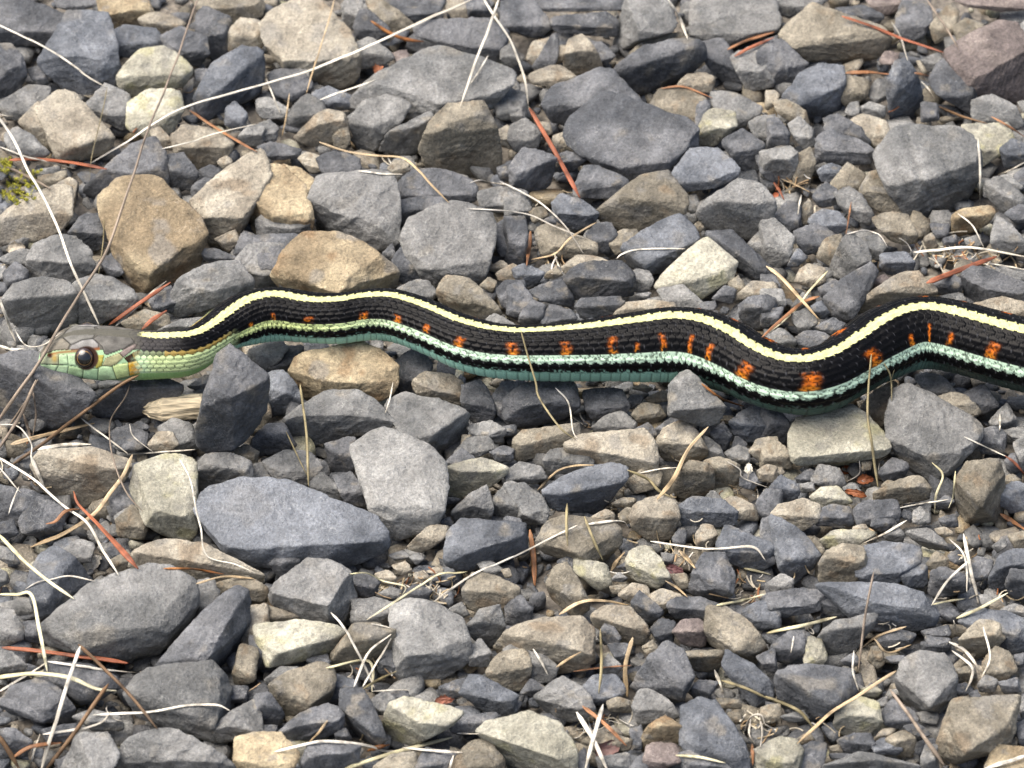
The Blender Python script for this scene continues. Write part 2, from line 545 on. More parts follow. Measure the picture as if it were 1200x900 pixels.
l -30,330 30,320 110,400 100,490 40,540 -30,520
o 230,480 270,400 340,380 350,440 290,520
g 280,560 340,420 380,370 450,430 480,500 400,590 340,590 ; 380,420 420,520
g 440,400 510,380 555,430 520,500 470,480
B 520,530 530,470 640,460 690,510 670,560 580,575 ; 540,510 670,510
o 490,310 560,275 650,290 700,380 680,420 580,410 ; 520,360 670,380
o 430,190 480,100 530,80 600,200 640,270 560,270 470,230
o 340,100 370,55 430,80 460,130 420,180 370,150
d 210,200 270,140 320,170 330,230 250,250
g 320,190 380,160 440,200 490,280 470,330 400,300 340,250
t 865,280 900,265 1040,245 1070,280 1030,330 900,390 870,370 ; 880,300 990,290
g 1020,140 1080,110 1150,160 1220,220 1180,270 1110,290 1040,210 ; 1040,160 1180,230
d 1110,280 1170,240 1240,250 1240,320 1160,320
g 1050,410 1070,300 1130,330 1200,410 1210,460 1060,450
b 140,560 190,520 260,540 260,600 200,625 130,600
d 270,670 350,590 480,515 515,550 480,630 400,770 350,780 280,750 ; 310,680 490,560 380,760
b 425,720 500,640 620,560 700,560 790,650 770,680 600,700 460,760 ; 520,650 680,620
d 910,570 960,535 1050,550 1180,600 1240,640 1230,700 1050,700 950,700 930,650 ; 960,560 1010,640 1190,660
b 970,710 1100,675 1230,710 1230,790 1100,760
d 760,330 850,330 840,390 790,400
d 760,620 860,570 920,600 900,650 800,660
g 800,670 900,650 930,690 860,700
l -30,640 60,640 80,710 0,750 -30,750
d -30,740 70,720 50,790 0,810 -30,810
g 110,760 190,720 230,790 160,840
d 120,880 180,830 280,850 300,880 200,930
d 230,810 300,770 360,800 330,850 270,840
g 0,860 60,820 130,880 100,930 0,930
d 240,630 310,590 340,620 290,690 250,670
B 200,720 250,690 290,750 250,780
d -30,560 20,560 60,620 40,650 -30,640
B 90,530 140,440 180,490 140,530
b 730,400 770,370 800,440 740,440
l 920,400 990,380 1000,430 940,440
d 820,400 880,380 890,430 830,440
p 490,600 540,570 580,590 540,640 490,640
o 150,270 200,200 210,290 170,340
g -30,190 30,240 30,290 -30,300
g 1080,580 1150,530 1240,560 1240,610 1160,600
@0,380
d -30,180 100,130 170,140 210,210 400,280 440,330 430,390 330,430 230,500 150,520 60,460 -30,500 ; 130,200 200,260 380,320
d 440,390 500,310 660,270 770,260 860,300 830,330 720,350 640,440 500,450 ; 640,300 720,290
d -30,150 60,140 40,170 -30,190
d 530,510 600,470 690,520 680,570 600,600 540,560
b 700,560 740,510 800,510 830,560 790,590 710,590
g 740,490 820,445 890,470 910,560 840,585 800,520
d 610,480 660,450 700,480 680,510
l 890,480 920,460 930,520 900,540
d 920,560 940,400 990,290 1020,150 1070,115 1130,150 1260,260 1240,400 1180,500 1100,570 1010,600 ; 1000,330 1090,340 1110,230 1090,160 L95
b 170,600 270,590 430,580 580,620 610,680 540,760 440,840 330,850 240,800 150,720 ; 330,640 560,680
d 80,640 160,600 230,620 290,690 230,730 130,700
w 615,780 640,660 780,615 890,640 915,720 915,870 930,960 870,1015 800,1000 690,930 630,860 ; 680,680 860,690 870,900 720,890
g 900,700 960,620 1080,610 1170,660 1190,740 1060,740 940,820 ; 970,660 1120,680
d -30,760 130,780 240,820 300,890 280,940 -30,940
d 520,800 600,720 630,840 620,890 530,900
g 540,900 600,860 660,900 640,940 550,930
o 1080,600 1150,570 1210,600 1190,660 1120,660
d 880,290 960,240 1000,250 960,320
B 900,840 1000,770 1150,730 1330,735 1500,800 1650,860 1740,890 1825,1010 1760,1090 1600,1140 1380,1130 1200,1125 1050,1060 960,980 ; 1050,1045 1200,1055 1450,1050 1790,1020
@300,380
t 165,200 200,150 330,140 420,130 500,85 580,130 650,210 650,290 600,340 540,360 420,330 330,330 240,360 190,310 ; 320,160 330,260 530,260 520,120
g 120,460 220,380 350,315 480,320 550,360 640,460 600,490 540,480 400,520 250,570 190,560 140,500 ; 210,420 360,350 480,400 580,440
l 455,570 480,530 580,500 700,530 830,600 880,670 895,770 870,870 830,950 700,1040 620,1000 550,880 510,780 480,680 ; 500,690 590,870 830,880 660,560 800,680
g 600,370 660,320 780,340 900,370 985,410 980,500 970,560 870,625 780,570 690,520 690,460 ; 870,440 800,540 930,400
b 740,260 800,230 900,235 960,270 985,350 940,380 830,350 750,330 ; 770,290 930,330
d 640,200 720,125 790,140 820,200 740,250 740,320 680,310 650,260
d 970,290 1050,270 1090,310 1120,400 1110,450 1040,470 990,440 960,370 ; 990,370 1100,390
d 1110,340 1160,280 1260,280 1260,440 1200,470 1130,410
g 1000,480 1100,455 1160,500 1150,560 1090,540 1010,510
g 930,610 1000,530 1090,530 1120,580 1060,610 1000,630
w 890,680 1000,640 1080,630 1190,680 1130,740 1040,740 930,830 890,760 ; 960,690 1100,690
d 890,650 960,590 1030,640 960,690 900,720
g 920,880 1000,800 1080,760 1110,880 1090,930 940,940 ; 1010,830
d 1100,600 1160,570 1210,590 1200,640 1130,640
g 40,650 150,590 250,600 310,680 290,720 210,760 110,740 ; 130,700 80,640
g -20,660 40,650 90,750 0,740
g 250,760 310,700 400,770 405,820 330,830
d 370,720 440,700 500,760 520,850 430,840 400,770
B -20,270 120,220 200,300 210,370 150,420 60,420 -20,400 ; 150,320
o -30,290 40,320 70,420 40,480 -30,500
d -20,540 60,470 130,470 140,510 190,570 60,610 -20,620 ; 40,520
g -30,120 60,90 120,80 140,110 80,160 30,220 -30,220
d 60,210 140,110 230,100 200,150 150,210
d 330,570 460,530 470,640 450,700 360,680
d 1150,480 1220,470 1220,520 1160,520
o 970,520 1010,520 1000,570 960,570
g 1110,830 1180,740 1240,760 1240,900 1130,920
@600,380
d -30,330 100,270 240,255 300,290 290,340 320,380 240,440 120,470 20,480 -30,440 ; 60,380 280,350 150,300
d 340,320 440,300 510,310 550,390 490,450 410,460 350,400 ; 360,400 530,390
l 385,480 430,440 510,410 570,460 570,500 480,515 400,510
o 560,420 610,370 690,380 720,430 670,475 590,460 ; 600,430 690,410
g 740,290 780,240 830,220 890,280 990,380 960,460 880,470 800,440 740,420 ; 790,260 900,380 770,400 L70
d 680,490 760,430 850,450 800,490 720,540 690,530
d 580,490 640,460 680,510 660,540
B 1020,460 1100,400 1160,380 1260,390 1240,540 1100,550 1040,510 ; 1060,470 1220,470
o 0,550 60,500 180,490 300,470 320,530 220,570 150,610 60,640 10,620 ; 40,570 280,500
b 240,570 330,520 480,505 620,510 680,570 670,660 640,740 540,760 420,670 380,640 280,620 ; 380,560 580,560 640,640
o 540,740 640,660 700,700 680,760 580,790
g 150,640 180,590 260,585 380,640 360,690 250,720 170,720 ; 200,620 340,660
g -20,690 40,650 130,670 155,720 100,745 -20,740
B 130,800 230,720 370,670 460,655 540,680 530,740 450,830 400,890 300,850 160,850 ; 370,740 490,730 220,800
g -30,760 60,750 130,800 170,880 160,930 -30,930 ; 50,780 60,900
b 680,560 720,490 800,455 860,510 920,590 900,630 830,640 760,650 710,620 ; 740,530 840,560
o 760,760 790,680 840,640 940,670 940,770 870,820 780,810 ; 800,680 920,690
o 900,640 990,630 1060,660 1070,720 1010,800 940,770 ; 960,670
g 910,630 900,520 970,570 1000,630
d 930,510 990,460 1030,520 1000,600 950,560 ; 950,530 1020,530
d 1030,590 1050,520 1100,560 1090,590
g 1000,600 1060,570 1110,590 1110,650 1040,650
b 1120,600 1150,550 1240,530 1240,660 1170,650
b 1150,690 1190,660 1240,670 1240,740 1160,730
B 790,860 850,820 980,830 1050,880 1040,940 800,940
b 580,870 640,820 730,815 780,850 780,940 590,940
b 990,830 1050,810 1130,850 1150,920 1060,910
d 1150,830 1190,780 1260,770 1260,920 1160,890
g 900,820 940,775 990,820 970,840
o 500,890 540,860 580,870 570,930 510,930
o 470,840 520,810 580,820 560,860 490,860
d 530,370 560,330 620,340 600,370 560,400
o 630,350 700,310 740,320 730,360 660,370
o 560,300 610,280 660,300 630,320
d 1070,720 1120,680 1155,740 1130,770 1070,760
o 980,430 1040,430 1030,470 980,460
b 400,890 440,870 480,890 470,930 400,930
@900,380
w 95,560 140,440 380,375 440,420 520,490 570,590 480,640 350,660 180,660 110,640 ; 180,450 420,470 500,590 160,620
g 560,430 600,320 660,290 760,330 830,380 940,440 1005,470 990,560 900,630 820,670 790,740 700,710 610,620 560,520 ; 590,540 650,360 760,520 790,650 960,580
b 790,350 870,320 950,350 990,410 930,440 860,390
g 690,240 780,230 840,270 880,325 800,340 730,290
b 440,390 500,320 590,270 590,340 560,440 520,480 460,420
d -30,380 50,390 105,480 90,560 0,560 -30,540 ; 20,450
o -30,560 30,540 110,610 100,670 -30,670
d 920,320 1010,290 1080,380 1000,420 940,390
g 1040,460 1120,370 1160,440 1150,490 1080,500
d 970,560 1000,500 1070,480 1110,520 1100,600 1010,600
g 1110,500 1180,480 1240,500 1240,560 1150,540
g 1150,560 1240,510 1240,680 1190,680
o 880,730 930,650 1080,640 1105,690 1040,800 1080,900 1100,960 900,960 900,820 ; 960,690 1080,680 1000,850
B 1060,790 1140,740 1240,760 1240,880 1130,880 1080,840 ; 1100,800
o 500,790 620,730 700,710 755,760 740,820 600,840 510,840 ; 600,770 720,760
d 520,690 580,630 660,660 630,720 550,740
B 5,770 60,710 120,740 150,790 120,840 30,850 ; 60,770
b 20,900 60,850 160,825 230,850 240,900 160,960 40,950
w 205,810 250,770 320,765 390,830 340,860 250,870
d 230,880 300,850 380,860 400,940 230,940
d 410,870 460,830 600,830 620,880 600,940 430,940
g 210,740 240,660 330,680 360,750 300,770
d 130,720 190,680 230,690 200,740 140,740
o 440,640 490,640 480,680 440,690
g 350,760 400,740 440,790 400,810
d 620,900 640,865 680,890 670,930
g 680,880 720,855 750,900 740,940 680,930
o 530,760 560,730 600,740 590,770
d 790,840 830,800 880,830 830,860
b 0,680 60,670 80,700 0,720
d -30,800 10,790 20,870 -30,870
g 150,750 210,740 220,780 160,790
o 1080,730 1140,700 1190,730 1120,750
d 1150,600 1190,690 1130,700 1110,640
@0,565
g 200,680 330,590 420,490 540,450 680,400 800,410 900,470 910,560 860,660 780,710 740,790 620,860 500,820 380,770 230,740 ; 330,600 560,560 860,520 740,680 420,730
d 730,860 830,750 960,600 1100,500 1155,520 1165,660 1110,760 1090,880 900,930 740,930 ; 1000,640 1130,560 960,840
g 890,620 920,480 1000,455 1030,540 960,610 900,670
b 620,330 760,280 950,290 990,350 1060,370 1200,420 1240,470 1100,500 1000,520 900,480 700,420 620,400 ; 700,340 950,380
B 130,460 200,310 250,295 340,360 440,480 350,560 250,610 180,640 150,560 ; 230,360 220,560
g 290,330 370,270 440,290 420,370 350,380
d 100,170 180,80 300,130 280,220 180,250 110,230
o 550,180 620,110 690,180 670,260 560,250
g -30,600 50,600 110,680 100,740 -30,770
g -30,790 60,800 120,860 90,900 -30,900
d 110,660 180,650 200,750 120,740
o 520,370 600,320 640,390 570,440
o 1010,480 1150,440 1250,500 1240,560 1100,500 1040,530
b 1140,600 1250,580 1260,760 1180,760 1120,730
o 1090,900 1130,760 1200,780 1190,920 1110,960
g -30,400 30,420 40,470 -30,500
d -30,200 60,180 80,240 30,270 -30,260
g 0,300 60,320 90,380 30,380 -30,340
d 500,310 560,290 600,350 550,370
@300,565
g 50,510 150,430 240,365 330,365 430,420 460,540 470,590 440,680 360,660 230,640 150,610 70,560 ; 80,520 240,560 350,600 420,440
d 60,380 140,325 210,370 150,430 110,450 ; 110,380
w -20,680 170,650 330,660 420,700 380,780 290,820 170,840 70,865 20,770 ; 40,740 80,820 180,770 380,720
b -60,590 50,580 200,630 100,660 -60,690
g 460,560 560,550 650,570 640,660 560,670 460,660
o 350,830 450,670 540,660 640,700 640,760 560,850 460,880 370,880 ; 450,740 600,720
l 635,600 680,555 730,545 830,570 950,640 1000,740 990,830 900,900 700,960 660,880 670,770 640,700 ; 700,820 900,790 720,600 970,760
B 880,380 900,240 960,180 1080,175 1250,180 1260,330 1140,370 1060,400 950,410 ; 910,360 1020,310 1110,260 1250,250
o 970,510 1020,430 1130,450 1240,500 1240,640 1160,640 1090,600 1000,590 ; 1010,500 1200,530
g 990,680 1050,600 1140,580 1165,680 1110,780 1040,760 ; 1060,640
g 980,800 1050,740 1100,800 1090,860 1010,860
d 450,450 500,430 580,460 550,530 490,540
l 560,530 640,490 680,510 640,550
b 720,300 830,200 900,210 880,260 790,320 740,325
d 570,840 640,770 670,840 660,900 580,890
o 1120,770 1170,700 1240,690 1240,770 1140,800
l 1040,380 1100,370 1160,410 1110,440
d 700,510 760,480 820,510 800,560 730,550
b 800,420 840,395 880,410 860,440
b 740,430 790,410 810,450 760,470
b 560,430 620,410 660,450 600,480
b 640,390 700,370 730,410 680,440
g 720,350 760,330 790,360 750,390
g 620,340 690,320 720,350 660,370
d 860,180 910,160 920,200 880,210
d -30,720 30,760 60,870 -30,860
b 1150,410 1190,400 1200,440 1170,450
g 900,600 960,560 1000,620 940,640
@600,565
o 110,270 150,190 220,160 420,180 520,220 500,290 440,360 360,380 240,340 150,320 ; 180,240 470,230 320,340
b 555,190 590,100 680,70 770,100 775,170 740,260 660,270 590,230 ; 600,160 740,170
B 830,100 970,90 1030,140 1030,190 920,190 840,150 ; 850,130 1010,160
b 865,250 890,200 940,210 960,250 940,300 870,300
B 960,300 1010,200 1120,250 1240,300 1240,370 1150,410 1020,380 ; 1050,260 1190,330 1010,320
d 830,500 850,420 900,340 990,340 1040,440 1030,520 950,560 860,530 ; 900,420 960,400 1000,500
w 535,380 560,310 610,295 680,350 725,440 680,495 610,480 540,430 ; 580,350 680,440
o 165,480 200,410 260,390 290,450 350,530 360,590 300,630 230,570 190,540 ; 240,440 270,540
w 300,360 380,375 440,400 460,480 400,500 340,450 300,420
d -30,510 30,520 95,600 80,670 0,680 -30,660 ; 30,600
d -30,170 40,180 70,260 50,300 -30,320
b -30,690 120,650 320,635 385,690 390,780 400,820 340,880 220,870 80,880 -30,900 ; 60,720 210,740 340,700 360,800
l -30,790 60,750 120,800 200,860 180,930 -30,930
b 370,630 430,580 550,590 640,700 600,760 520,750 480,660 400,680 ; 460,620 580,690
d 400,720 450,650 510,730 490,760 430,760
d 560,570 600,510 640,560 710,600 690,640 630,670 580,630 ; 600,560 660,610
b 500,530 560,475 630,490 640,540 560,560
b 645,530 700,500 800,540 740,570 700,600
d 720,580 780,540 880,540 960,570 960,640 850,630 760,640 ; 760,590 930,600
d 650,690 700,640 760,660 750,750 690,750
p 755,700 800,650 880,640 920,680 900,770 800,760 ; 790,700 890,700
o 905,700 920,590 1000,590 1100,650 1160,720 1190,790 1130,840 1010,790 940,760 ; 960,640 1120,720 1060,800
o 800,800 860,790 990,790 995,850 940,890 840,880 ; 830,820 980,810
B 1080,610 1160,560 1250,560 1250,680 1150,680
g 700,330 760,340 750,400 710,380
o 740,430 820,430 830,500 780,500
o 500,150 560,120 570,160 530,190
o 610,770 660,740 680,800 620,800
d 750,260 780,220 820,220 810,300 760,290
d 200,370 290,340 300,440 270,400
b 350,180 430,130 460,160 430,190
g 460,460 500,420 540,450 530,470
d 490,400 540,370 545,420
o 460,490 540,480 520,530 470,520
@900,565
B 10,160 60,175 170,250 245,340 200,400 120,470 50,400 40,280 ; 60,230 70,380 160,330
d -30,170 20,170 50,290 60,390 10,350 -30,310
o 240,400 280,320 350,290 430,305 465,350 440,430 370,490 300,510 250,470 ; 270,350 430,380
B 420,420 450,310 550,285 700,310 720,360 650,420 600,470 500,480 430,460 ; 460,430 620,430 690,340
B 620,440 670,370 740,400 740,480 660,495
d 580,540 640,510 700,540 700,560 590,560
w 250,270 310,230 440,225 500,240 420,290 280,310
b 400,210 450,195 480,230 400,235
o 190,290 220,255 265,320 240,370
l -10,480 60,430 115,460 110,520 40,530
g 640,230 750,210 850,300 840,320 740,310 680,270 ; 720,240 800,290
d -30,530 150,500 280,510 240,600 120,620 -30,650 ; 0,590 220,580
B 230,480 420,490 580,480 760,540 800,640 700,690 560,690 420,690 400,620 ; 480,560 700,600
d 230,560 300,525 400,580 400,610 330,640 250,610 ; 260,570 380,600
g 230,720 310,660 490,620 510,650 440,720 400,790 310,840 270,800 ; 300,690 460,670
d 20,760 130,680 170,690 170,800 100,850 30,840 ; 30,780 150,790
w 170,830 190,730 250,740 275,830 220,880 180,870
o 470,830 490,770 530,780 545,850 510,870
d 510,750 590,690 690,710 650,770 570,780
d 720,750 850,730 840,790 740,790
o 900,740 990,650 1080,660 1105,730 1040,810 940,820 ; 960,730 1070,710
B 890,650 960,600 1100,610 1220,650 1240,760 1150,810 1100,740 ; 980,640 1160,720
d 750,520 760,420 820,400 930,440 940,510 850,530 770,540 ; 780,440 900,470
d 930,400 980,350 1050,370 1040,450 970,460
B 1040,450 1080,360 1160,320 1250,320 1250,420 1120,430 1110,500 1050,500 ; 1080,400 1200,370
d 1110,490 1140,410 1250,420 1250,590 1160,550 ; 1140,450 1220,460
o 740,390 790,330 840,360 840,410 760,410
d 840,350 890,310 940,350 900,390
g 540,260 600,200 640,250 620,290
d 480,200 510,155 580,160 600,200 530,230
d 720,700 840,670 850,720 740,730
d 790,620 850,580 900,620 870,660
b 1030,570 1080,550 1110,590 1060,610
g 1090,600 1160,570 1240,600 1240,640
d -30,310 20,330 40,380 -30,400
l 990,530 1040,530 1060,570 1010,590
d 340,840 400,800 440,850 390,870
d 550,820 640,810 640,850 580,850
o 700,630 790,600 800,660 720,670
d 1150,810 1200,800 1200,870 1160,860
g 700,160 760,140 760,190 700,200
d 800,170 880,150 890,210 820,210
b 780,220 830,210 870,240 820,260
o 1130,250 1200,230 1240,240 1230,310 1160,310
g 1050,300 1110,260 1120,300 1080,330
@0,700
g 590,470 620,370 780,330 980,300 1030,340 1080,430 1070,500 1000,560 1000,670 880,640 740,580 620,540 ; 650,440 960,420 980,340 950,560
g 1000,620 1080,540 1210,470 1230,640 1120,660 1040,680 ; 1080,600
g 540,760 620,660 740,620 830,630 1000,720 1090,790 1090,860 560,880 ; 700,700 960,760
g 300,790 370,640 500,640 540,720 520,800 420,860 300,860 ; 380,680 440,800
d 0,500 70,420 190,385 280,440 340,520 320,580 200,580 60,540 ; 60,500 170,560 280,490
d 210,380 230,310 430,320 530,370 560,420 400,500 300,470 250,420 ; 300,340 500,390 400,450
g 350,560 440,530 560,560 570,620 430,620
d -30,620 70,620 150,680 120,740 -30,760 ; 60,660
t 1095,760 1120,660 1210,640 1310,640 1390,730 1380,790 1280,860 1110,850
d 200,620 360,590 340,650 230,690
d 1060,420 1160,420 1150,490 1070,490
g 320,790 420,770 430,860 320,860
@300,700
o 70,410 150,360 290,310 350,340 370,420 330,490 240,520 150,570 100,500 ; 100,430 270,490 340,400
d 0,460 60,450 130,540 120,590 0,610 -60,580 ; 40,500
d 110,640 200,550 330,500 410,540 400,620 290,660 180,660 ; 200,600 380,580
d 400,440 500,430 540,500 610,660 580,690 490,660 430,590 400,520 ; 480,480 550,640
w 600,600 620,500 700,470 900,510 980,545 900,620 800,670 660,700 620,660 ; 700,485 770,590 900,600
d 920,620 960,570 1100,540 1130,560 1050,620 960,640
B 960,450 1010,360 1110,400 1220,460 1210,550 1120,550 1040,510 ; 1020,430 1190,500
w 1045,630 1110,580 1280,540 1330,560 1400,580 1490,690 1500,830 1240,860 1130,730 ; 1180,610 1360,640 1420,760
o 910,800 1000,680 1080,680 1160,760 1160,860 920,860
d 210,790 240,700 330,680 480,700 470,770 380,830 220,830 ; 260,740 440,730
o 560,790 640,740 740,730 750,830 570,850
d 750,790 800,710 930,730 900,830 760,830
g 40,390 110,330 190,330 150,370 80,420
B 360,360 460,390 470,430 390,450 340,490
d 1140,300 1200,250 1250,260
o 1090,350 1140,270 1260,250 1280,330 1260,430 1140,430
g 540,480 610,440 650,480 610,540 570,550
d 600,460 700,430 720,470 640,480
b -60,780 -10,650 60,660 80,720 30,800
g 60,780 130,750 200,790 190,850 60,850
d 20,600 100,600 80,670 40,650
d 240,290 340,260 340,310 260,320
d 370,640 420,610 450,670 380,670
d 860,420 980,380 960,460 870,480
@600,700
B 800,520 880,480 960,490 1030,600 1090,690 1120,800 1100,860 980,850 900,720 800,720 ; 840,680 930,690 1050,780 880,520
d 560,420 640,280 720,210 790,240 850,400 800,480 720,500 640,460 ; 700,290 800,420
l 570,520 600,440 650,440 740,500 780,560 700,570 600,590
t 600,680 640,600 720,560 790,610 780,690 700,720 620,720 ; 680,600
p 620,760 640,690 760,690 780,770 700,800 630,800
B 330,430 390,370 480,370 530,440 480,490 380,500
g 110,470 170,420 250,370 330,430 390,520 330,570 200,580 ; 200,440 320,520
d 40,450 90,385 160,430 110,470
B 990,330 1010,260 1130,320 1200,380 1230,480 1130,510 1080,440 ; 1040,320 1160,440
d 840,440 870,390 960,400 920,470 860,480
d 450,220 540,225 550,310 510,320
l 420,320 450,270 510,320 490,360 430,360
o 615,240 660,195 690,250 640,270
o 450,490 490,470 560,490 550,540 460,530
d -30,460 50,490 20,530 -30,550
d 800,740 920,700 1050,780 1000,830 820,830
d 550,620 610,600 610,710 570,710
o 330,680 420,630 550,670 540,720 400,710
b 390,630 480,600 520,650 440,660
d 340,700 360,790 320,860 290,760
o 960,470 1060,480 1080,520 990,520
o 1010,540 1070,530 1080,590 1020,580
d 1150,280 1230,240 1240,350 1190,340
g 400,750 540,730 550,800 420,810
d 1190,490 1240,500 1240,560 1200,550
@900,700
d 30,360 130,320 280,330 400,350 410,440 380,530 230,570 130,560 60,480 ; 80,370 350,400 320,520
w 310,590 330,510 430,470 510,500 530,580 480,640 370,650 ; 350,550 500,560
g 600,370 640,290 740,250 840,270 880,380 870,470 800,540 700,560 620,460 ; 700,320 830,420 760,520
d 545,540 580,470 680,540 700,580 600,610 550,590
o 805,660 870,480 980,490 1090,520 1180,465 1160,600 1130,680 1000,730 870,790 810,740 ; 850,560 1000,640 930,730 1120,600
t 1030,770 1070,700 1230,720 1240,800 1180,860 1040,860
d 330,670 400,640 480,640 500,690 460,730 350,730 ; 350,680 480,690
o 550,660 640,625 690,660 680,750 600,740 ; 600,680
B 490,700 540,660 630,710 600,740 510,730
w -60,720 50,660 130,670 160,720 140,860 -60,860
d 150,710 200,685 270,690 260,770 180,860 140,830
g 270,790 440,730 560,770 690,790 700,860 280,860 ; 420,760
g 720,760 740,690 790,700 800,860 720,830
o 1010,310 1060,235 1130,260 1165,340 1100,390 1030,370
d 1080,400 1170,380 1180,440 1110,450
g 985,410 1020,360 1075,390 1060,440 1000,440
d 740,180 850,200 850,250 750,250
d 640,610 700,590 760,640 700,670
b 490,670 540,615 600,620 560,660 500,680
d 1010,490 1080,470 1140,480 1090,520
w 440,430 490,410 535,440 510,470 440,460
g 500,490 560,460 560,510 520,520
d 1160,600 1240,560 1240,700 1180,690
g 1160,480 1240,450 1240,540 1190,560
o 1110,670 1170,660 1160,700 1100,710
g 700,540 800,540 790,600 720,580
o -30,520 50,500 60,560 10,590 -30,580
d -30,370 20,400 40,470 -30,460
g 60,560 160,530 190,570 100,590
d 870,420 920,400 960,440 900,470
o 880,340 960,320 980,380 900,400
d 940,450 980,430 1000,470 960,480
o 130,670 190,630 220,670 160,690
d 290,730 360,730 420,740 300,760
o 290,700 330,690 350,730 300,740
"""
# ------------------------------------------------------------------ ground sheet
def build_ground():
    xs = np.concatenate([[-200, -20, -4, -1.2], np.linspace(-0.55, 0.75, 150), [1.4, 4, 20, 200]])
    ys = np.concatenate([[-200, -20, -4, -1.2], np.linspace(-0.55, 0.6, 140), [1.4, 4, 20, 200]])
    X, Y = np.meshgrid(xs, ys)
    P = np.stack([X.ravel(), Y.ravel(), np.zeros(X.size)], 1)
    near = ((abs(P[:, 0]) < 1.3) & (abs(P[:, 1]) < 1.3))
    P[:, 2] = -0.0185 + np.where(near, 0.0022 * fbm(P * 40, 3, 3), 0)
    nx, ny = len(xs), len(ys)
    i = np.arange((nx - 1) * (ny - 1)); r = i // (nx - 1); c = i % (nx - 1)
    F = np.stack([r * nx + c, r * nx + c + 1, (r + 1) * nx + c + 1, (r + 1) * nx + c], 1)
    o = mesh_obj('ground', P, F, None, M_SOIL)
    tag(o, 'brown grey soil under the crushed gravel', 'ground', kind='structure')
build_ground()

# ------------------------------------------------------------------ stones
CLS = {  # two tones per kind of rock, linear albedo, and crispness of the arrises
    'd': ((0.066, 0.070, 0.076), (0.132, 0.135, 0.140), 80),
    'B': ((0.088, 0.096, 0.108), (0.150, 0.160, 0.174), 80),
    'g': ((0.122, 0.124, 0.121), (0.206, 0.205, 0.196), 85),
    'l': ((0.160, 0.160, 0.153), (0.250, 0.248, 0.234), 65),
    'o': ((0.145, 0.130, 0.100), (0.245, 0.220, 0.170), 60),
    'b': ((0.215, 0.190, 0.148), (0.320, 0.290, 0.230), 55),
    't': ((0.215, 0.168, 0.105), (0.350, 0.290, 0.190), 55),
    'w': ((0.245, 0.235, 0.185), (0.365, 0.350, 0.280), 50),
    'p': ((0.130, 0.108, 0.100), (0.205, 0.172, 0.155), 60),
}

def hull_planes(P):
    bm = bmesh.new()
    vs = [bm.verts.new(p) for p in P]
    bmesh.ops.convex_hull(bm, input=vs)
    bm.normal_update()
    N = []; D = []
    c = P.mean(0)
    for f in sorted(bm.faces, key=lambda f: -f.calc_area()):
        if f.calc_area() < 1e-12: continue
        n = np.array(f.normal[:])
        d = float(n @ (np.array(f.verts[0].co[:]) - c))
        if d < 0: n, d = -n, -d
        ok = True
        for m, e in zip(N, D):
            if m @ n > 0.985: ok = False; break
        if ok and d > 1e-6: N.append(n); D.append(d)
    bm.free()
    return np.array(N), np.array(D), c

def poly_area(p):
    x, y = p[:, 0], p[:, 1]
    return 0.5 * abs(np.dot(x, np.roll(y, -1)) - np.dot(y, np.roll(x, -1)))

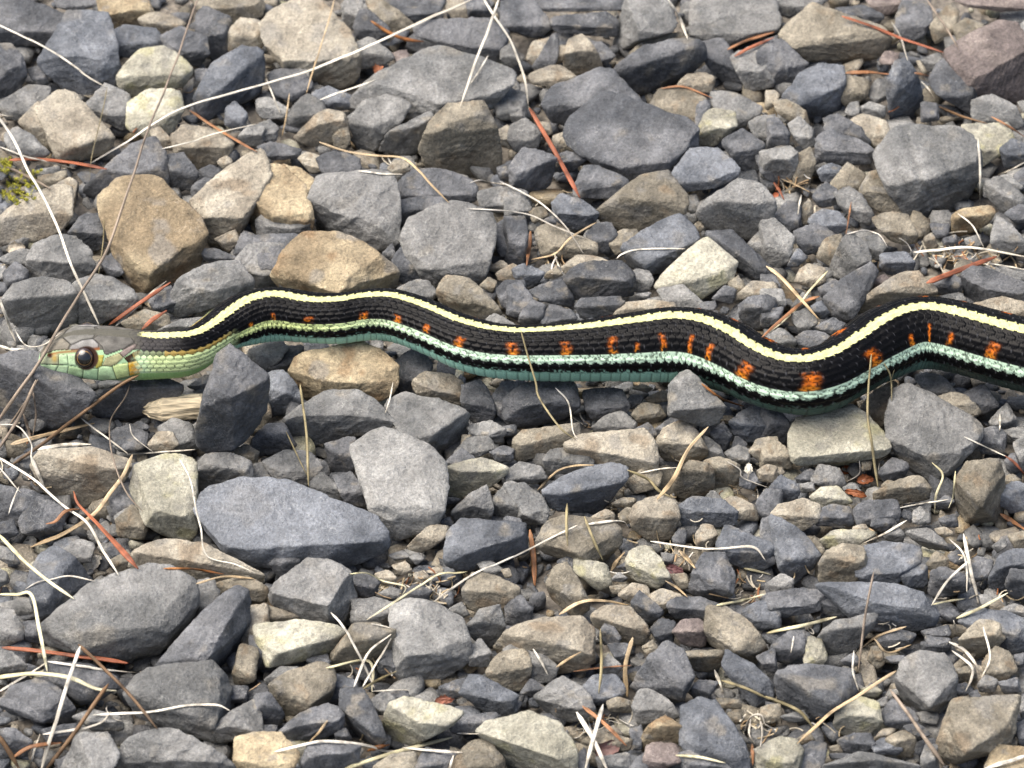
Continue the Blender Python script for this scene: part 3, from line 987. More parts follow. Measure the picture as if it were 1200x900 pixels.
def stone_mesh(poly, ridge, cls, seed, level, lift=0.0, z=None, flat=1.0):
    """A faceted stone whose outline is poly (photo pixels); its faces meet along ridge."""
    r = np.random.default_rng(seed)
    poly = np.asarray(poly, float)
    cpx = poly.mean(0)
    A = poly_area(poly)
    size = math.sqrt(max(A, 1.0))
    ext = poly.max(0) - poly.min(0)
    minor = min(size, 1.15 * A / max(ext.max(), 1))
    s = PX
    if z is None:
        z = -0.0085 + 0.2 * size * s
    d0 = float(depth_at(cpx, z)[0]) - lift * s
    soft = cls in 'bwlo'
    grow = (1.09 if size > 55 else 1.13) if ridge is not None and len(ridge) else (1.13 if size > 45 else 1.2)                      # the smooth-min pulls the outline in a touch: compensate
    op = cpx + (poly - cpx) * grow
    if ridge is not None and len(ridge):
        rp = cpx + (np.asarray(ridge, float) - cpx) * 0.99
        top, k, hump = r.uniform(0.62, 0.85), r.uniform(0.85, 1.15), 0.10
    else:
        # no arris read off the photograph: a broken upper face and a steeper front under it
        lo, hi = (0.45, 0.7) if soft else (0.5, 0.82)
        yr0 = poly[:, 1].min() + r.uniform(lo, hi) * ext[1]
        sl_ = r.uniform(-0.35, 0.35)
        xr = cpx[0] + np.array([-0.36, r.uniform(-0.1, 0.1), 0.36]) * ext[0]
        rp = np.stack([xr, yr0 + sl_ * (xr - cpx[0]) * ext[1] / ext[0]], 1)
        rp[1, 1] += r.uniform(-0.05, 0.08) * ext[1]
        top, k, hump = (r.uniform(0.3, 0.65), r.uniform(0.3, 0.8), 0.14) if soft else (r.uniform(0.4, 0.85), r.uniform(0.45, 1.05), 0.10)
    o_ = np.argsort(rp[:, 0]); rx = rp[o_, 0]; ry = rp[o_, 1]
    def yr(x):
        near = np.abs(np.asarray(x)[:, None] - rx[None]) < 0.14 * ext[0]
        mx_ = np.where(near, ry[None], -1e9).max(1)
        return np.where(mx_ > -1e8, mx_, np.interp(x, rx, ry))
    def wbase(p):
        y = yr(p[:, 0])
        up = top * (p[:, 1] - cpx[1])
        dn = top * (y - cpx[1]) + hump * minor - k * (p[:, 1] - y)
        return np.where(p[:, 1] > y + 2, dn, up)
    wm = float(np.mean(wbase(op)))
    def place(p, w, base=True):
        p = np.asarray(p, float).reshape(-1, 2)
        ww = (wbase(p) - wm if base else 0) + np.asarray(w)
        return pt(p, d0 - ww * s)
    pts = [place(op, r.uniform(-0.06, 0.06, len(op)) * minor)]
    pts.append(pt(rp, d0 - (top * (rp[:, 1] - cpx[1]) + hump * minor - wm + r.uniform(-0.04, 0.04, len(rp)) * minor) * s))
    q = cpx + (poly - cpx) * 0.8
    pts.append(place(cpx + (poly - cpx) * 0.8, -0.45 * minor + r.uniform(-0.1, 0.1, len(q)) * minor))
    pts.append(place(cpx[None], -0.8 * minor, False))
    P = np.concatenate(pts)
    N, D, c = hull_planes(P)
    # a few random chips knocked off
    H = P - c
    nch = r.integers(5, 11)
    cn = r.normal(size=(nch, 3)); cn[:, 1] -= 0.6; cn[:, 2] += 0.5
    cn /= np.linalg.norm(cn, axis=1, keepdims=True)
    cd = (H @ cn.T).max(0) * r.uniform(0.86, 0.985, nch)
    N = np.concatenate([N, cn]); D = np.concatenate([D, cd])
    U, F = ico(level)
    U = U + np.array([0, 0.12, -0.45]); U = U / np.linalg.norm(U, axis=1, keepdims=True)      # finer on the exposed side
    # stretch the sampling directions to the stone's extents
    ex = np.array([np.ptp(H @ E_R), np.ptp(H @ E_U), np.ptp(H @ E_F)])
    ex = ex / ex.max()
    dirs = (U[:, :1] * ex[0]) * E_R + (U[:, 1:2] * ex[1]) * E_U + (U[:, 2:3] * ex[2]) * E_F
    dirs /= np.linalg.norm(dirs, axis=1, keepdims=True)
    p = CLS[cls][2] * r.uniform(1.8, 3.6)
    G = np.maximum(dirs @ N.T, 0) / D[None]
    if level >= 4:                    # each broken face undulates on its own
        for o_ in range(3):
            K = r.normal(size=(3, len(N))) * (4.0, 9.0, 19.0)[o_]
            G = G * (1 + (0.012, 0.009, 0.006)[o_] * np.sin(dirs @ K + r.uniform(0, 6.3, len(N))[None]))
    mxg = G.max(1, keepdims=True)
    R = 1.0 / (mxg[:, 0] * ((G / mxg) ** p).sum(1) ** (1 / p))
    V = dirs * R[:, None]
    sm = size * s
    off = r.uniform(-50, 50, 3)
    if level >= 2:
        n = 0.012 * fbm(V / sm * 3.2 + off, 1, 3)
        if level >= 3:
            # layered breakage
            ax = r.normal(size=3); ax /= np.linalg.norm(ax)
            t = V @ ax / sm
            w = fbm(V / sm * 2.0 + off, 9, 2)
            lay = noise3(np.stack([t * 11 + w * 1.2, t * 0 + off[0], w * 0.6], 1), 5)
            lay = np.tanh(3.0 * lay)
            n = n + (0.010 if cls in 'dBgp' else 0.005) * lay
            pit = fbm(V / s / 9.0 + off, 21, 2)
            n = n + 0.012 * (0.35 - np.abs(fbm(V / sm * 6.0 + off, 41, 2)))
            n = n + (0.6 * s / sm) * pit + (0.012) * -np.maximum(0, pit - 0.55)
        V = V + dirs * (n * sm)[:, None]
    # colour
    a, b, _ = CLS[cls]
    a = np.array(a); b = np.array(b)
    jit = r.uniform(0.86, 1.16)
    m = sstep(-0.55, 0.55, fbm(V / sm * 1.7 + off + 9, 31, 3) + r.uniform(-0.3, 0.3))
    col = (a[None] * (1 - m[:, None]) + b[None] * m[:, None]) * jit
    if level >= 4:
        col = col * (1 + (0.09 if cls in 'dBg' else 0.06) * lay + 0.10 * pit)[:, None]
    st = fbm(V / sm * 2.6 + off - 5, 77, 3)
    if cls == 't':
        k = sstep(0.3, 0.85, st)[:, None] * 0.55
        col = col * (1 - k) + np.array([0.21, 0.125, 0.06]) * k
        k = sstep(0.4, 0.8, -st)[:, None] * 0.6
        col = col * (1 - k) + np.array([0.20, 0.19, 0.17]) * k
    elif cls == 'w':
        k = sstep(0.2, 0.8, st)[:, None] * 0.5
        col = col * (1 - k) + np.array([0.34, 0.32, 0.16]) * k
        k = sstep(0.3, 0.8, -st)[:, None] * 0.5
        col = col * (1 - k) + np.array([0.17, 0.165, 0.15]) * k
    elif cls in 'bo':
        k = sstep(0.3, 0.8, st)[:, None] * 0.45
        col = col * (1 - k) + np.array([0.19, 0.135, 0.08]) * k
        k = sstep(0.35, 0.85, -st)[:, None] * 0.4
        col = col * (1 - k) + np.array([0.17, 0.17, 0.165]) * k
    elif cls in 'dBg':
        k = sstep(0.35, 0.9, st)[:, None] * r.uniform(0.1, 0.55)
        col = col * (1 - k) + np.array([0.25, 0.222, 0.172]) * k
    return V + c[None], F, col, size

def parse(txt):
    out = []
    ox = oy = 0
    for l in txt.strip().split('\n'):
        l = l.strip()
        if not l: continue
        if l[0] == '@':
            ox, oy = [float(v) for v in l[1:].split(',')]
            continue
        lift = 0.0
        if ' L' in l:
            l, q = l.split(' L'); lift = float(q)
        parts = l[1:].split(';')
        P = np.array([[float(v) for v in t.split(',')] for t in parts[0].split()]) / 4 + [ox, oy]
        R = None
        if len(parts) > 1:
            R = np.array([[float(v) for v in t.split(',')] for t in parts[1].split()]) / 4 + [ox, oy]
        out.append([l[0], P, R, lift])
    return out

STONES = parse(STONE_TXT)
for q in STONES:
    q.append(poly_area(q[1]))
order = sorted(range(len(STONES)), key=lambda i: -STONES[i][4])
N_IND = 300
stone_objs = []                        # (object, polygon centre, class, area, polygon)
rest = []
for rank, i in enumerate(order):
    cls, P, R, lift, A = STONES[i]
    size = math.sqrt(A)
    lvl = 6 if size > 70 else (5 if size > 36 else (4 if size > 17 else 3))
    V, F, col, _ = stone_mesh(P, R, cls, 1000 + i, lvl, lift)
    if rank < N_IND:
        org = V[V[:, 2].argmin()].copy()
        org[:2] = V[:, :2].mean(0)
        o = mesh_obj('stone', V, F, col, M_STONE, origin=org)
        stone_objs.append((o, P.mean(0), cls, A, P))
    else:
        rest.append((V, F, col))

def join(lst):
    n = 0; vs = []; fs = []; cs = []
    for V, F, c in lst:
        vs.append(V); fs.append(F + n); cs.append(c); n += len(V)
    return np.concatenate(vs), np.concatenate(fs), np.concatenate(cs)

V, F, col = join(rest)
tag(mesh_obj('small_gravel', V, F, col, M_STONE), 'small mixed grey and tan chippings filling in between the larger stones', 'gravel', kind='stuff')

# fine grit and pebbles lying deeper, in the gaps: chips made once, then turned and scaled
def rnd_poly(c, rad, r):
    n = r.integers(5, 8)
    a = np.sort(r.uniform(0, 2 * math.pi, n) * 0.35 + np.arange(n) * 2 * math.pi / n)
    asp = r.uniform(0.6, 1.0)
    q = np.stack([np.cos(a), np.sin(a) * asp], 1) * rad * r.uniform(0.8, 1.15, (n, 1))
    t = r.uniform(-0.6, 0.6)
    return c + q @ np.array([[math.cos(t), math.sin(t)], [-math.sin(t), math.cos(t)]])
PAL = 'dddBBBgggggoobblwt'
r = np.random.default_rng(55)
def protos(n, rad, level):
    out = []
    for k in range(n):
        cl = PAL[k % len(PAL)]
        V, F, col, _ = stone_mesh(rnd_poly(np.array([600., 450.]), rad, r), None, cl, 9000 + k, level)
        out.append(((V - V.mean(0)) / (rad * PX), F, col))
    return out
def scatter(pro, cs, rads, zs):
    lst = []
    for c, rad, z in zip(cs, rads, zs):
        V, F, col = pro[r.integers(len(pro))]
        a = r.uniform(0, 2 * math.pi); t = r.uniform(-0.5, 0.5)
        Rz = np.array([[math.cos(a), -math.sin(a), 0], [math.sin(a), math.cos(a), 0], [0, 0, 1]])
        Rx = np.array([[1, 0, 0], [0, math.cos(t), -math.sin(t)], [0, math.sin(t), math.cos(t)]])
        p = pt(c[None], depth_at(c[None], z))[0]
        lst.append(((V * r.uniform(0.85, 1.15, 3)) @ (Rx @ Rz).T * (rad * PX) + p, F, col * r.uniform(0.8, 1.2)))
    return join(lst)
pro2 = protos(48, 20, 2)
pro3 = protos(48, 30, 3)
step = 15
G = np.array([[x, y] for y in np.arange(-60, 960, step) for x in np.arange(-60, 1260, step)]) 
G = G + r.uniform(-6, 6, G.shape)
V, F, col = scatter(pro2, G, r.choice([5, 7, 10, 13], p=[.2, .3, .3, .2], size=len(G)) * r.uniform(0.85, 1.15, len(G)), -0.0165 + r.uniform(-0.003, 0.0035, len(G)))
tag(mesh_obj('grit', V, F, col, M_STONE), 'fine grit and pebbles deep in the gaps of the gravel bed', 'grit', kind='stuff')

# half-buried stones under the top layer
G = np.array([[x, y] for y in np.arange(-40, 950, 30) for x in np.arange(-40, 1250, 30)], float)
G = G + r.uniform(-13, 13, G.shape)
V, F, col = scatter(pro2, G, r.uniform(13, 29, len(G)), -0.0150 + r.uniform(-0.002, 0.003, len(G)))
tag(mesh_obj('buried_gravel', V, F, col, M_STONE), 'half-buried angular chippings under the top layer of stones', 'gravel', kind='stuff')

# gravel going on beyond the frame
G = np.array([[x, y] for y in np.arange(-500, 1400, 40) for x in np.arange(-700, 2150, 40)], float)
G = G + r.uniform(-16, 16, G.shape)
rad = r.choice([14, 20, 26, 34, 44], p=[.3, .27, .22, .14, .07], size=len(G)) * r.uniform(0.85, 1.15, len(G))
m = (G[:, 0] + rad > -12) & (G[:, 0] - rad < 1212) & (G[:, 1] + rad > -12) & (G[:, 1] - rad < 912)
G = G[~m]; rad = rad[~m]
nearf = (G[:, 0] > -250) & (G[:, 0] < 1450) & (G[:, 1] > -200) & (G[:, 1] < 1100)
V, F, col = join([scatter(pro3, G[nearf], rad[nearf], -0.0085 + 0.3 * rad[nearf] * PX), scatter(pro2, G[~nearf], rad[~nearf], -0.0085 + 0.3 * rad[~nearf] * PX)])
tag(mesh_obj('surrounding_gravel', V, F, col, M_STONE), 'crushed gravel continuing around the patch the snake crosses', 'gravel', kind='stuff')
# ------------------------------------------------------------------ the snake
# photo pixel stations: x, top edge, yellow stripe, bottom edge
SN = np.array([
 [47, 414, 416, 429], [51, 407, 410, 432], [57, 399, 402, 435], [63, 394, 398, 438.5], [70, 389, 394, 441], [83, 383, 388, 444.5],
 [97, 381, 386, 446.5], [110, 381, 386, 447.5], [123, 382, 387, 448.5], [137, 383, 388, 449],
 [150, 385, 390, 448.5], [163, 387, 391, 447], [177, 388, 393, 446], [190, 388, 393, 445], [205, 387, 392, 444],
 [220, 384, 390, 441], [232, 378, 386, 436], [245, 368, 379, 428], [260, 357, 369, 418], [275, 348, 358, 411],
 [290, 342, 350, 406.5], [305, 338.5, 346, 403], [320, 337, 344, 401], [335, 338, 346, 400.5], [350, 340.5, 349, 401.5],
 [375, 344, 352, 403], [400, 344, 350, 403.5], [420, 341, 347, 401], [440, 339, 345, 399.5], [458, 339, 346, 401],
 [475, 342, 349, 406], [492, 347, 354, 413], [510, 354, 361, 421], [540, 367, 374, 434.5], [570, 377, 383, 442.5],
 [600, 382, 387, 446], [640, 381, 386, 448], [670, 378, 384, 448], [700, 374, 381, 448], [725, 370, 378, 448],
 [750, 366, 374, 449], [775, 362, 371, 449], [800, 361, 370, 450], [830, 365, 376, 455], [860, 376, 388, 466],
 [885, 391, 404, 476], [905, 402, 415, 481], [930, 409, 421, 485], [950, 408.5, 419, 486], [970, 401, 411, 483],
 [1000, 378, 391, 471], [1020, 364, 378, 459], [1040, 355, 367, 448], [1058, 350, 361, 439], [1075, 348, 359, 434], [1100, 349, 361, 434],
 [1120, 352, 365, 438], [1160, 362, 376, 449], [1200, 372, 386, 460], [1260, 384, 398, 470], [1340, 384, 396, 466], [1430, 362, 372, 436], [1520, 330, 338, 396],
 [1620, 312, 318, 366], [1720, 318, 323, 360], [1820, 336, 340, 366], [1920, 346, 349, 366], [2000, 350, 352, 361], [2060, 352, 353, 356]], float)

def smooth_interp(x, xp, fp):
    # monotone-ish cubic (Catmull-Rom on uneven stations)
    m = np.gradient(fp, xp)
    i = np.clip(np.searchsorted(xp, x) - 1, 0, len(xp) - 2)
    h = xp[i + 1] - xp[i]; t = (x - xp[i]) / h
    return ((2 * t**3 - 3 * t**2 + 1) * fp[i] + (t**3 - 2 * t**2 + t) * h * m[i]
            + (-2 * t**3 + 3 * t**2) * fp[i + 1] + (t**3 - t**2) * h * m[i + 1])

XS = np.concatenate([np.linspace(47.0, 52, 14)[:-1], np.arange(52, 180, 0.6), np.arange(180, 1260, 0.85), np.arange(1260, 2061, 3.0)])
TOP = smooth_interp(XS, SN[:, 0], SN[:, 1]); STR = smooth_interp(XS, SN[:, 0], SN[:, 2]); BOT = smooth_interp(XS, SN[:, 0], SN[:, 3])
CY = (TOP + BOT) / 2
slope = np.gradient(CY, XS)
k = np.ones(9) / 9
slope = np.convolve(np.pad(slope, 4, mode='edge'), k, 'valid')
RAD = (BOT - TOP) / 2 * np.where(XS < 175, 1.0, 1 / np.sqrt(1 + slope**2))
RAD = np.maximum(RAD, 0.8)
f = np.clip((STR - TOP) / (BOT - TOP), 0.03, 0.35)
ROLL = np.degrees(np.arccos(1 - 2 * f)) - 40.0
ROLL[XS < 160] = np.interp(XS[XS < 160], [47, 160], [6, ROLL[np.searchsorted(XS, 160)]])
ROLL = np.convolve(np.pad(ROLL, 30, mode='edge'), np.ones(61) / 61, 'valid')
Z_S = 0.0112 + np.interp(XS, [47, 160, 260, 900, 1260, 2060], [-0.001, -0.001, 0, 0.001, 0, -0.012])
AX = pt(np.stack([XS, CY], 1), depth_at(np.stack([XS, CY], 1), Z_S))
T = np.gradient(AX, axis=0); T /= np.linalg.norm(T, axis=1, keepdims=True)
for c in range(3):
    T[:, c] = np.convolve(np.pad(T[:, c], 5, mode='edge'), np.ones(11) / 11, 'valid')
hd = XS < 165
w = sstep(165, 215, XS)[:, None]
T = T * w + np.array([1.0, 0.02, 0.0]) * (1 - w)
T /= np.linalg.norm(T, axis=1, keepdims=True)
UP = np.array([0, 0, 1.0]); UPV = UP - (T @ UP)[:, None] * T; UPV /= np.linalg.norm(UPV, axis=1, keepdims=True)
SD = np.cross(UPV, T)            # towards the camera side for a body running to +x
SD = -SD if SD[600, 1] > 0 else SD
ARC = np.concatenate([[0], np.cumsum(np.linalg.norm(np.diff(AX, axis=0), axis=1))]) / PX   # in px

NA = 184
PHI = np.linspace(-180, 180, NA, endpoint=False) + 0.4      # 0 = back, + = camera side
ph, ar = np.meshgrid(PHI, ARC); xx = np.repeat(XS[:, None], NA, 1)
rol = np.repeat(ROLL[:, None], NA, 1)
pr = np.radians(ph + rol)
# cross-section (belly a little flattened)
sx, sz = np.sin(pr), np.cos(pr)
sec = 1 - 0.10 * sstep(0.55, 1.0, -np.cos(np.radians(ph)))
# head: flat crown, pinched canthus
hw = 1 - sstep(140, 172, xx)
crown = 1 - hw * 0.06 * np.exp(-((np.abs(ph) - 0) / 26.0) ** 2)
chin = 1 - hw * 0.10 * np.exp(-((np.abs(ph) - 180) / 50.0) ** 2)
# jaw line: slight overhang at the mouth
Rm = np.repeat(RAD[:, None], NA, 1) * sec * crown * chin
# --- scale lattice
ROWW = 10.4
SL = np.interp(XS, [0, 160, 260, 400, 700, 1200, 2060], [7.0, 7.0, 8.2, 9.6, 11.6, 12.2, 6.0])   # scale length px
SC = np.cumsum(np.concatenate([[0], np.diff(ARC)]) / SL)
u = np.repeat(SC[:, None], NA, 1)
v = ph / ROWW
best = np.full(u.shape, 9.0); sec2 = np.full(u.shape, 9.0)
bu = np.zeros(u.shape); bv = np.zeros(u.shape); bi = np.zeros(u.shape); bj = np.zeros(u.shape)
j0 = np.round(v)
for dj in (-1, 0, 1):
    j = j0 + dj
    off = 0.5 * np.mod(np.abs(j), 2)
    i0 = np.round(u - off)
    for di in (-1, 0, 1):
        i = i0 + di
        du = u - off - i; dv = v - j
        d = np.sqrt((du * 1.05) ** 2 + (dv * 0.78) ** 2 + 0.0)
        # rear tip is drawn out: scales overlap backwards
        d = d + 0.10 * du * 0
        better = d < best
        sec2 = np.where(better, best, np.minimum(sec2, d))
        bu = np.where(better, du, bu); bv = np.where(better, dv, bv)
        bi = np.where(better, i + off, bi); bj = np.where(better, j, bj)
        best = np.where(better, d, best)
edge = sec2 - best
groove = 1 - sstep(0.01, 0.10, edge)
keel = np.exp(-(bv / 0.16) ** 2)
lift_h = 0.55 + 0.55 * bu                     # rises towards the rear tip
# ventral plates: broad bands under |phi| > 100
vent = sstep(98, 103, np.abs(ph))
vu = np.mod(u * 1.0, 1.0)
vgro = np.exp(-((vu - 0.5) / 0.07) ** 2)
body = sstep(150, 178, xx)
hpx = (1 - vent) * ((0.35 + 0.75 * lift_h) * (1 - groove) * 1.15 + 0.75 * keel * (1 - groove)) + vent * (0.6 - 0.7 * vgro + 0.3 * (vu - 0.5))
hpx = hpx * np.interp(xx, [47, 180, 400, 2060], [0.5, 0.6, 1.0, 0.8])

# --- colours
def c3(*a): return np.array(a)
BLACK = c3(0.0034, 0.0034, 0.0038); YEL = c3(0.68, 0.68, 0.32); LAT = c3(0.60, 0.80, 0.60); LATY = c3(0.62, 0.72, 0.30)
ORG = c3(0.52, 0.125, 0.010); BLUE = c3(0.33, 0.60, 0.48); NECKG = c3(0.52, 0.63, 0.31)
scx = np.interp(bi, SC, XS)                  # pixel x of the scale's centre
scp = bj * ROWW                              # angle of the scale's centre
def mixc(col, c, k):
    return col * (1 - k[..., None]) + c * k[..., None]
jit = 0.75 + 0.5 * (_hash(np.round(bi * 2).astype(np.int64), np.round(bj).astype(np.int64), np.zeros(bi.shape, np.int64), 3) * 0.5 + 0.5)
col = np.ones(u.shape + (3,)) * BLACK
col = col * jit[..., None]
tick = np.exp(-((bu - 0.41) / 0.045) ** 2 - ((bv - 0.2 * (jit - 1)) / (0.5 * (jit - 0.7))) ** 2)  # fine highlight at each rear scale tip, painted into the colour
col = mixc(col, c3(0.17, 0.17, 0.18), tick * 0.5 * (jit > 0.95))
spk0 = sstep(-0.1, 0.7, fbm(np.stack([u.ravel() * 1.7, v.ravel() * 3, u.ravel() * 0], 1), 14, 2).reshape(u.shape))
bloom = (1 - sstep(165, 235, xx)) * (1 - groove)
col = mixc(col, c3(0.060, 0.056, 0.056), bloom * 0.75 * jit * 0.8)
# dorsal stripe: central row and the inner halves of its neighbours
inner = (np.abs(ph) < ROWW * (0.80 + 0.30 * bu + 0.22 * (jit - 1)) * np.interp(xx, [160, 172, 260, 420], [0.9, 1.35, 1.3, 1.0])) & (xx > 162)
dk = np.where(inner, 1.0, 0.0)
dk *= sstep(161, 171, scx)
ysel = YEL * (0.80 + 0.4 * (jit[..., None] - 0.75)) * (1 - 0.18 * spk0[..., None])
col = mixc(col, ysel, dk * (1 - 0.22 * groove))
# side stripe on two rows
aph = np.abs(ph)
latk = np.where(np.abs(np.abs(scp) - 72.8) < 3, 1.0, np.where((np.abs(np.abs(scp) - 62.4) < 3) & (bv * np.sign(ph) > 0.02), 1.0, 0.0))
wob = 0.12 * _hash(np.round(bi * 2).astype(np.int64), np.round(bj).astype(np.int64), np.ones(bi.shape, np.int64), 8)
latm = latk * sstep(-0.03, 0.09, edge - 0.01 + wob * 0.5) * sstep(246, 268, scx)
spk = sstep(0.1, 0.6, noise3(np.stack([u.ravel() * 5, v.ravel() * 4, u.ravel() * 0], 1), 4).reshape(u.shape))
latm = latm * (1 - 0.75 * spk)
lc = np.where((sstep(330, 560, xx) > 0.999)[..., None], LAT, LATY * (1 - sstep(330, 560, xx))[..., None] + LAT * sstep(330, 560, xx)[..., None])
col = mixc(col, lc * (0.9 + 0.3 * (jit[..., None] - 0.75)), latm)
# blue-green belly edge, darkening to black towards the rear half
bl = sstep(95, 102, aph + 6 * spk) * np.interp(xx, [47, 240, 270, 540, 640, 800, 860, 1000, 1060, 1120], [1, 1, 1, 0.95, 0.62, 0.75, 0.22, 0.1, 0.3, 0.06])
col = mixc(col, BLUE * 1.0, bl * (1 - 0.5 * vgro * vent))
# neck: green-yellow flanks below the dark back
ng = (1 - sstep(248, 266, xx)) * sstep(50, 56, np.abs(scp)) * (1 - 0.92 * groove * (1 - vent))
gcol = NECKG * (0.85 + 0.5 * (jit[..., None] - 0.75))
gcol = gcol * (1 - sstep(185, 160, xx)[..., None]) + c3(0.52, 0.72, 0.46) * sstep(185, 160, xx)[..., None]
gcol = gcol * (1 - vent[..., None]) + (c3(0.27, 0.45, 0.17)) * vent[..., None]
col = mixc(col, gcol, ng)
nb = (1 - sstep(245, 262, xx)) * (np.abs(np.abs(scp) - 52) < 5.3) * (xx > 195) * 0.45 * (1 - groove)
col = mixc(col, c3(0.42, 0.22, 0.02), nb)
# orange-red bars
SPOT = [282, 320, 367, 423, 477, 514, 550, 603, 661, 714, 743, 773, 815, 847, 889, 945, 1000, 1046, 1084, 1120, 1172, 1230, 1290]
SW = [5, 6, 7, 8, 8, 6, 7, 9, 9, 8, 4, 7, 6, 6, 9, 10, 9, 5, 6, 6, 10, 9, 9]
SH = [54, 48, 46, 45, 46, 42, 40, 36, 36, 32, 46, 34, 34, 36, 34, 30, 32, 44, 34, 40, 36, 35, 35]
for px_, w_, lo in zip(SPOT, SW, SH):
    dx = (xx - px_) / w_
    dx = dx * 1.6 + 0.25 * np.sin(v * 2.1 + px_); win = np.exp(-np.abs(dx) ** 3) * sstep(lo - 3, lo + 2, aph) * (1 - sstep(59, 63, aph))
    rim = sstep(0.06, 0.34, best)              # the colour shows on scale margins and the skin between
    solid = sstep(lo + 8, 60, aph)
    blot = sstep(-0.75, -0.1, fbm(np.stack([u.ravel() * 2.2, v.ravel() * 1.6, u.ravel() * 0 + px_ * 1.7], 1), 16, 2).reshape(u.shape))
    win = win ** 1.5
    kx = win * blot * np.clip(0.10 + 0.9 * rim + 0.2 * solid, 0, 1) * (1 - 0.85 * (1 - sstep(0.0, 0.16, edge))) * (0.9 + 0.1 * math.sin(px_ * 1.3))
    kx = kx * (0.75 + 0.4 * sstep(-0.5, 0.2, fbm(np.stack([u.ravel() * 3, v.ravel() * 3, u.ravel() * 0 + px_], 1), 6, 2).reshape(u.shape)))
    col = mixc(col, ORG * (1 - sstep(48, 60, aph)[..., None]) + c3(0.60, 0.21, 0.018) * sstep(48, 60, aph)[..., None], np.clip(kx, 0, 0.92))
# --- head plates, drawn where each sits on the side of the head
head_m = 1 - sstep(152, 172, xx + 6 * bv + 7 * (jit - 1))
RR = Rm * PX
pos = AX[:, None, :] + SD[:, None, :] * (sx * RR)[..., None] + UPV[:, None, :] * (sz * RR)[..., None]
hr = np.where(XS < 176)[0]
near = np.abs(ph[hr])
prn = np.radians(near + rol[hr])
npos = AX[hr][:, None, :] + SD[hr][:, None, :] * (np.sin(prn) * RR[hr])[..., None] + UPV[hr][:, None, :] * (np.cos(prn) * RR[hr])[..., None]
hp = to_px(npos.reshape(-1, 3)).reshape(npos.shape[:2] + (2,))
HX = (hp[..., 0] - 30) * 7.5; HY = (hp[..., 1] - 370) * 7.5
visn = (near + rol[hr]) < 142
topside = (near + rol[hr]) < 42            # beyond the crown line: mirrored crown
def inpoly(X, Y, P):
    P = np.asarray(P, float); r = np.zeros(X.shape, bool)
    j = len(P) - 1
    for i in range(len(P)):
        xi, yi = P[i]; xj, yj = P[j]
        c = ((yi > Y) != (yj > Y)) & (X < (xj - xi) * (Y - yi) / (yj - yi + 1e-9) + xi)
        r ^= c; j = i
    return r
def edist(X, Y, P):
    P = np.asarray(P, float); d = np.full(X.shape, 1e9)
    for i in range(len(P)):
        a = P[i - 1]; b = P[i]; ab = b - a
        t = np.clip(((X - a[0]) * ab[0] + (Y - a[1]) * ab[1]) / (ab @ ab + 1e-9), 0, 1)
        d = np.minimum(d, np.hypot(X - a[0] - t * ab[0], Y - a[1] - t * ab[1]))
    return d
GR = c3(0.155, 0.150, 0.165)
MINT = c3(0.52, 0.70, 0.42)
PLATES = [
 ([(120, 420), (130, 330), (200, 250), (270, 190), (330, 195), (395, 250), (372, 300), (260, 305), (190, 330)], c3(0.17, 0.155, 0.125)),
 ([(270, 190), (380, 105), (540, 60), (540, 118), (622, 152), (592, 200), (500, 212), (400, 258), (330, 195)], c3(0.150, 0.146, 0.132)),
 ([(372, 300), (400, 258), (500, 212), (592, 200), (645, 250), (640, 285), (540, 296), (430, 302)], c3(0.21, 0.205, 0.195)),
 ([(540, 60), (700, 50), (890, 70), (925, 185), (800, 182), (650, 160), (622, 152), (540, 118)], c3(0.066, 0.060, 0.046)),
 ([(592, 200), (650, 160), (800, 182), (925, 187), (960, 235), (870, 290), (715, 345), (690, 335), (672, 275), (645, 248)], c3(0.112, 0.107, 0.096)),
 ([(130, 425), (150, 360), (250, 330), (290, 345), (290, 430), (150, 425)], c3(0.33, 0.36, 0.24)),
 ([(290, 340), (365, 340), (375, 430), (290, 430)], MINT * 0.85),
 ([(365, 340), (440, 330), (445, 440), (375, 432)], MINT * 0.95),
 ([(610, 470), (630, 340), (690, 345), (672, 440)], c3(0.44, 0.40, 0.09)),
 ([(672, 440), (700, 370), (820, 325), (862, 370), (800, 425), (750, 445)], c3(0.35, 0.34, 0.19)),
 ([(820, 325), (870, 290), (960, 245), (985, 260), (930, 315), (862, 368)], c3(0.25, 0.20, 0.18)),
 ([(862, 370), (930, 330), (960, 400), (900, 412)], c3(0.05, 0.028, 0.018)),
 ([(930, 325), (1000, 300), (1070, 345), (985, 392), (955, 395)], c3(0.25, 0.15, 0.035)),
 ([(100, 425), (290, 432), (255, 500), (200, 490), (110, 455)], MINT),
 ([(290, 432), (378, 436), (362, 532), (255, 500)], MINT),
 ([(378, 436), (510, 462), (500, 552), (362, 532)], MINT * c3(0.98, 1.0, 0.9)),
 ([(510, 462), (640, 462), (632, 575), (500, 552)], MINT * c3(0.93, 1.0, 0.95)),
 ([(640, 462), (672, 440), (762, 445), (800, 560), (632, 575)], MINT * c3(0.98, 1.0, 0.95)),
 ([(762, 445), (800, 425), (900, 412), (915, 530), (800, 560)], MINT * c3(1.1, 1.0, 0.75)),
 ([(900, 412), (975, 395), (1045, 470), (1000, 510), (915, 530)], c3(0.62, 0.34, 0.03)),
 ([(985, 392), (1070, 365), (1090, 420), (1045, 468), (975, 397)], MINT * c3(1.2, 1.05, 0.8)),
]
hc = np.ones(HX.shape + (3,)) * c3(0.33, 0.50, 0.29)          # chin and throat
hz = np.zeros(HX.shape)
hc = np.where((HY < 300)[..., None], c3(0.085, 0.08, 0.066), hc)
got = np.zeros(HX.shape, bool)
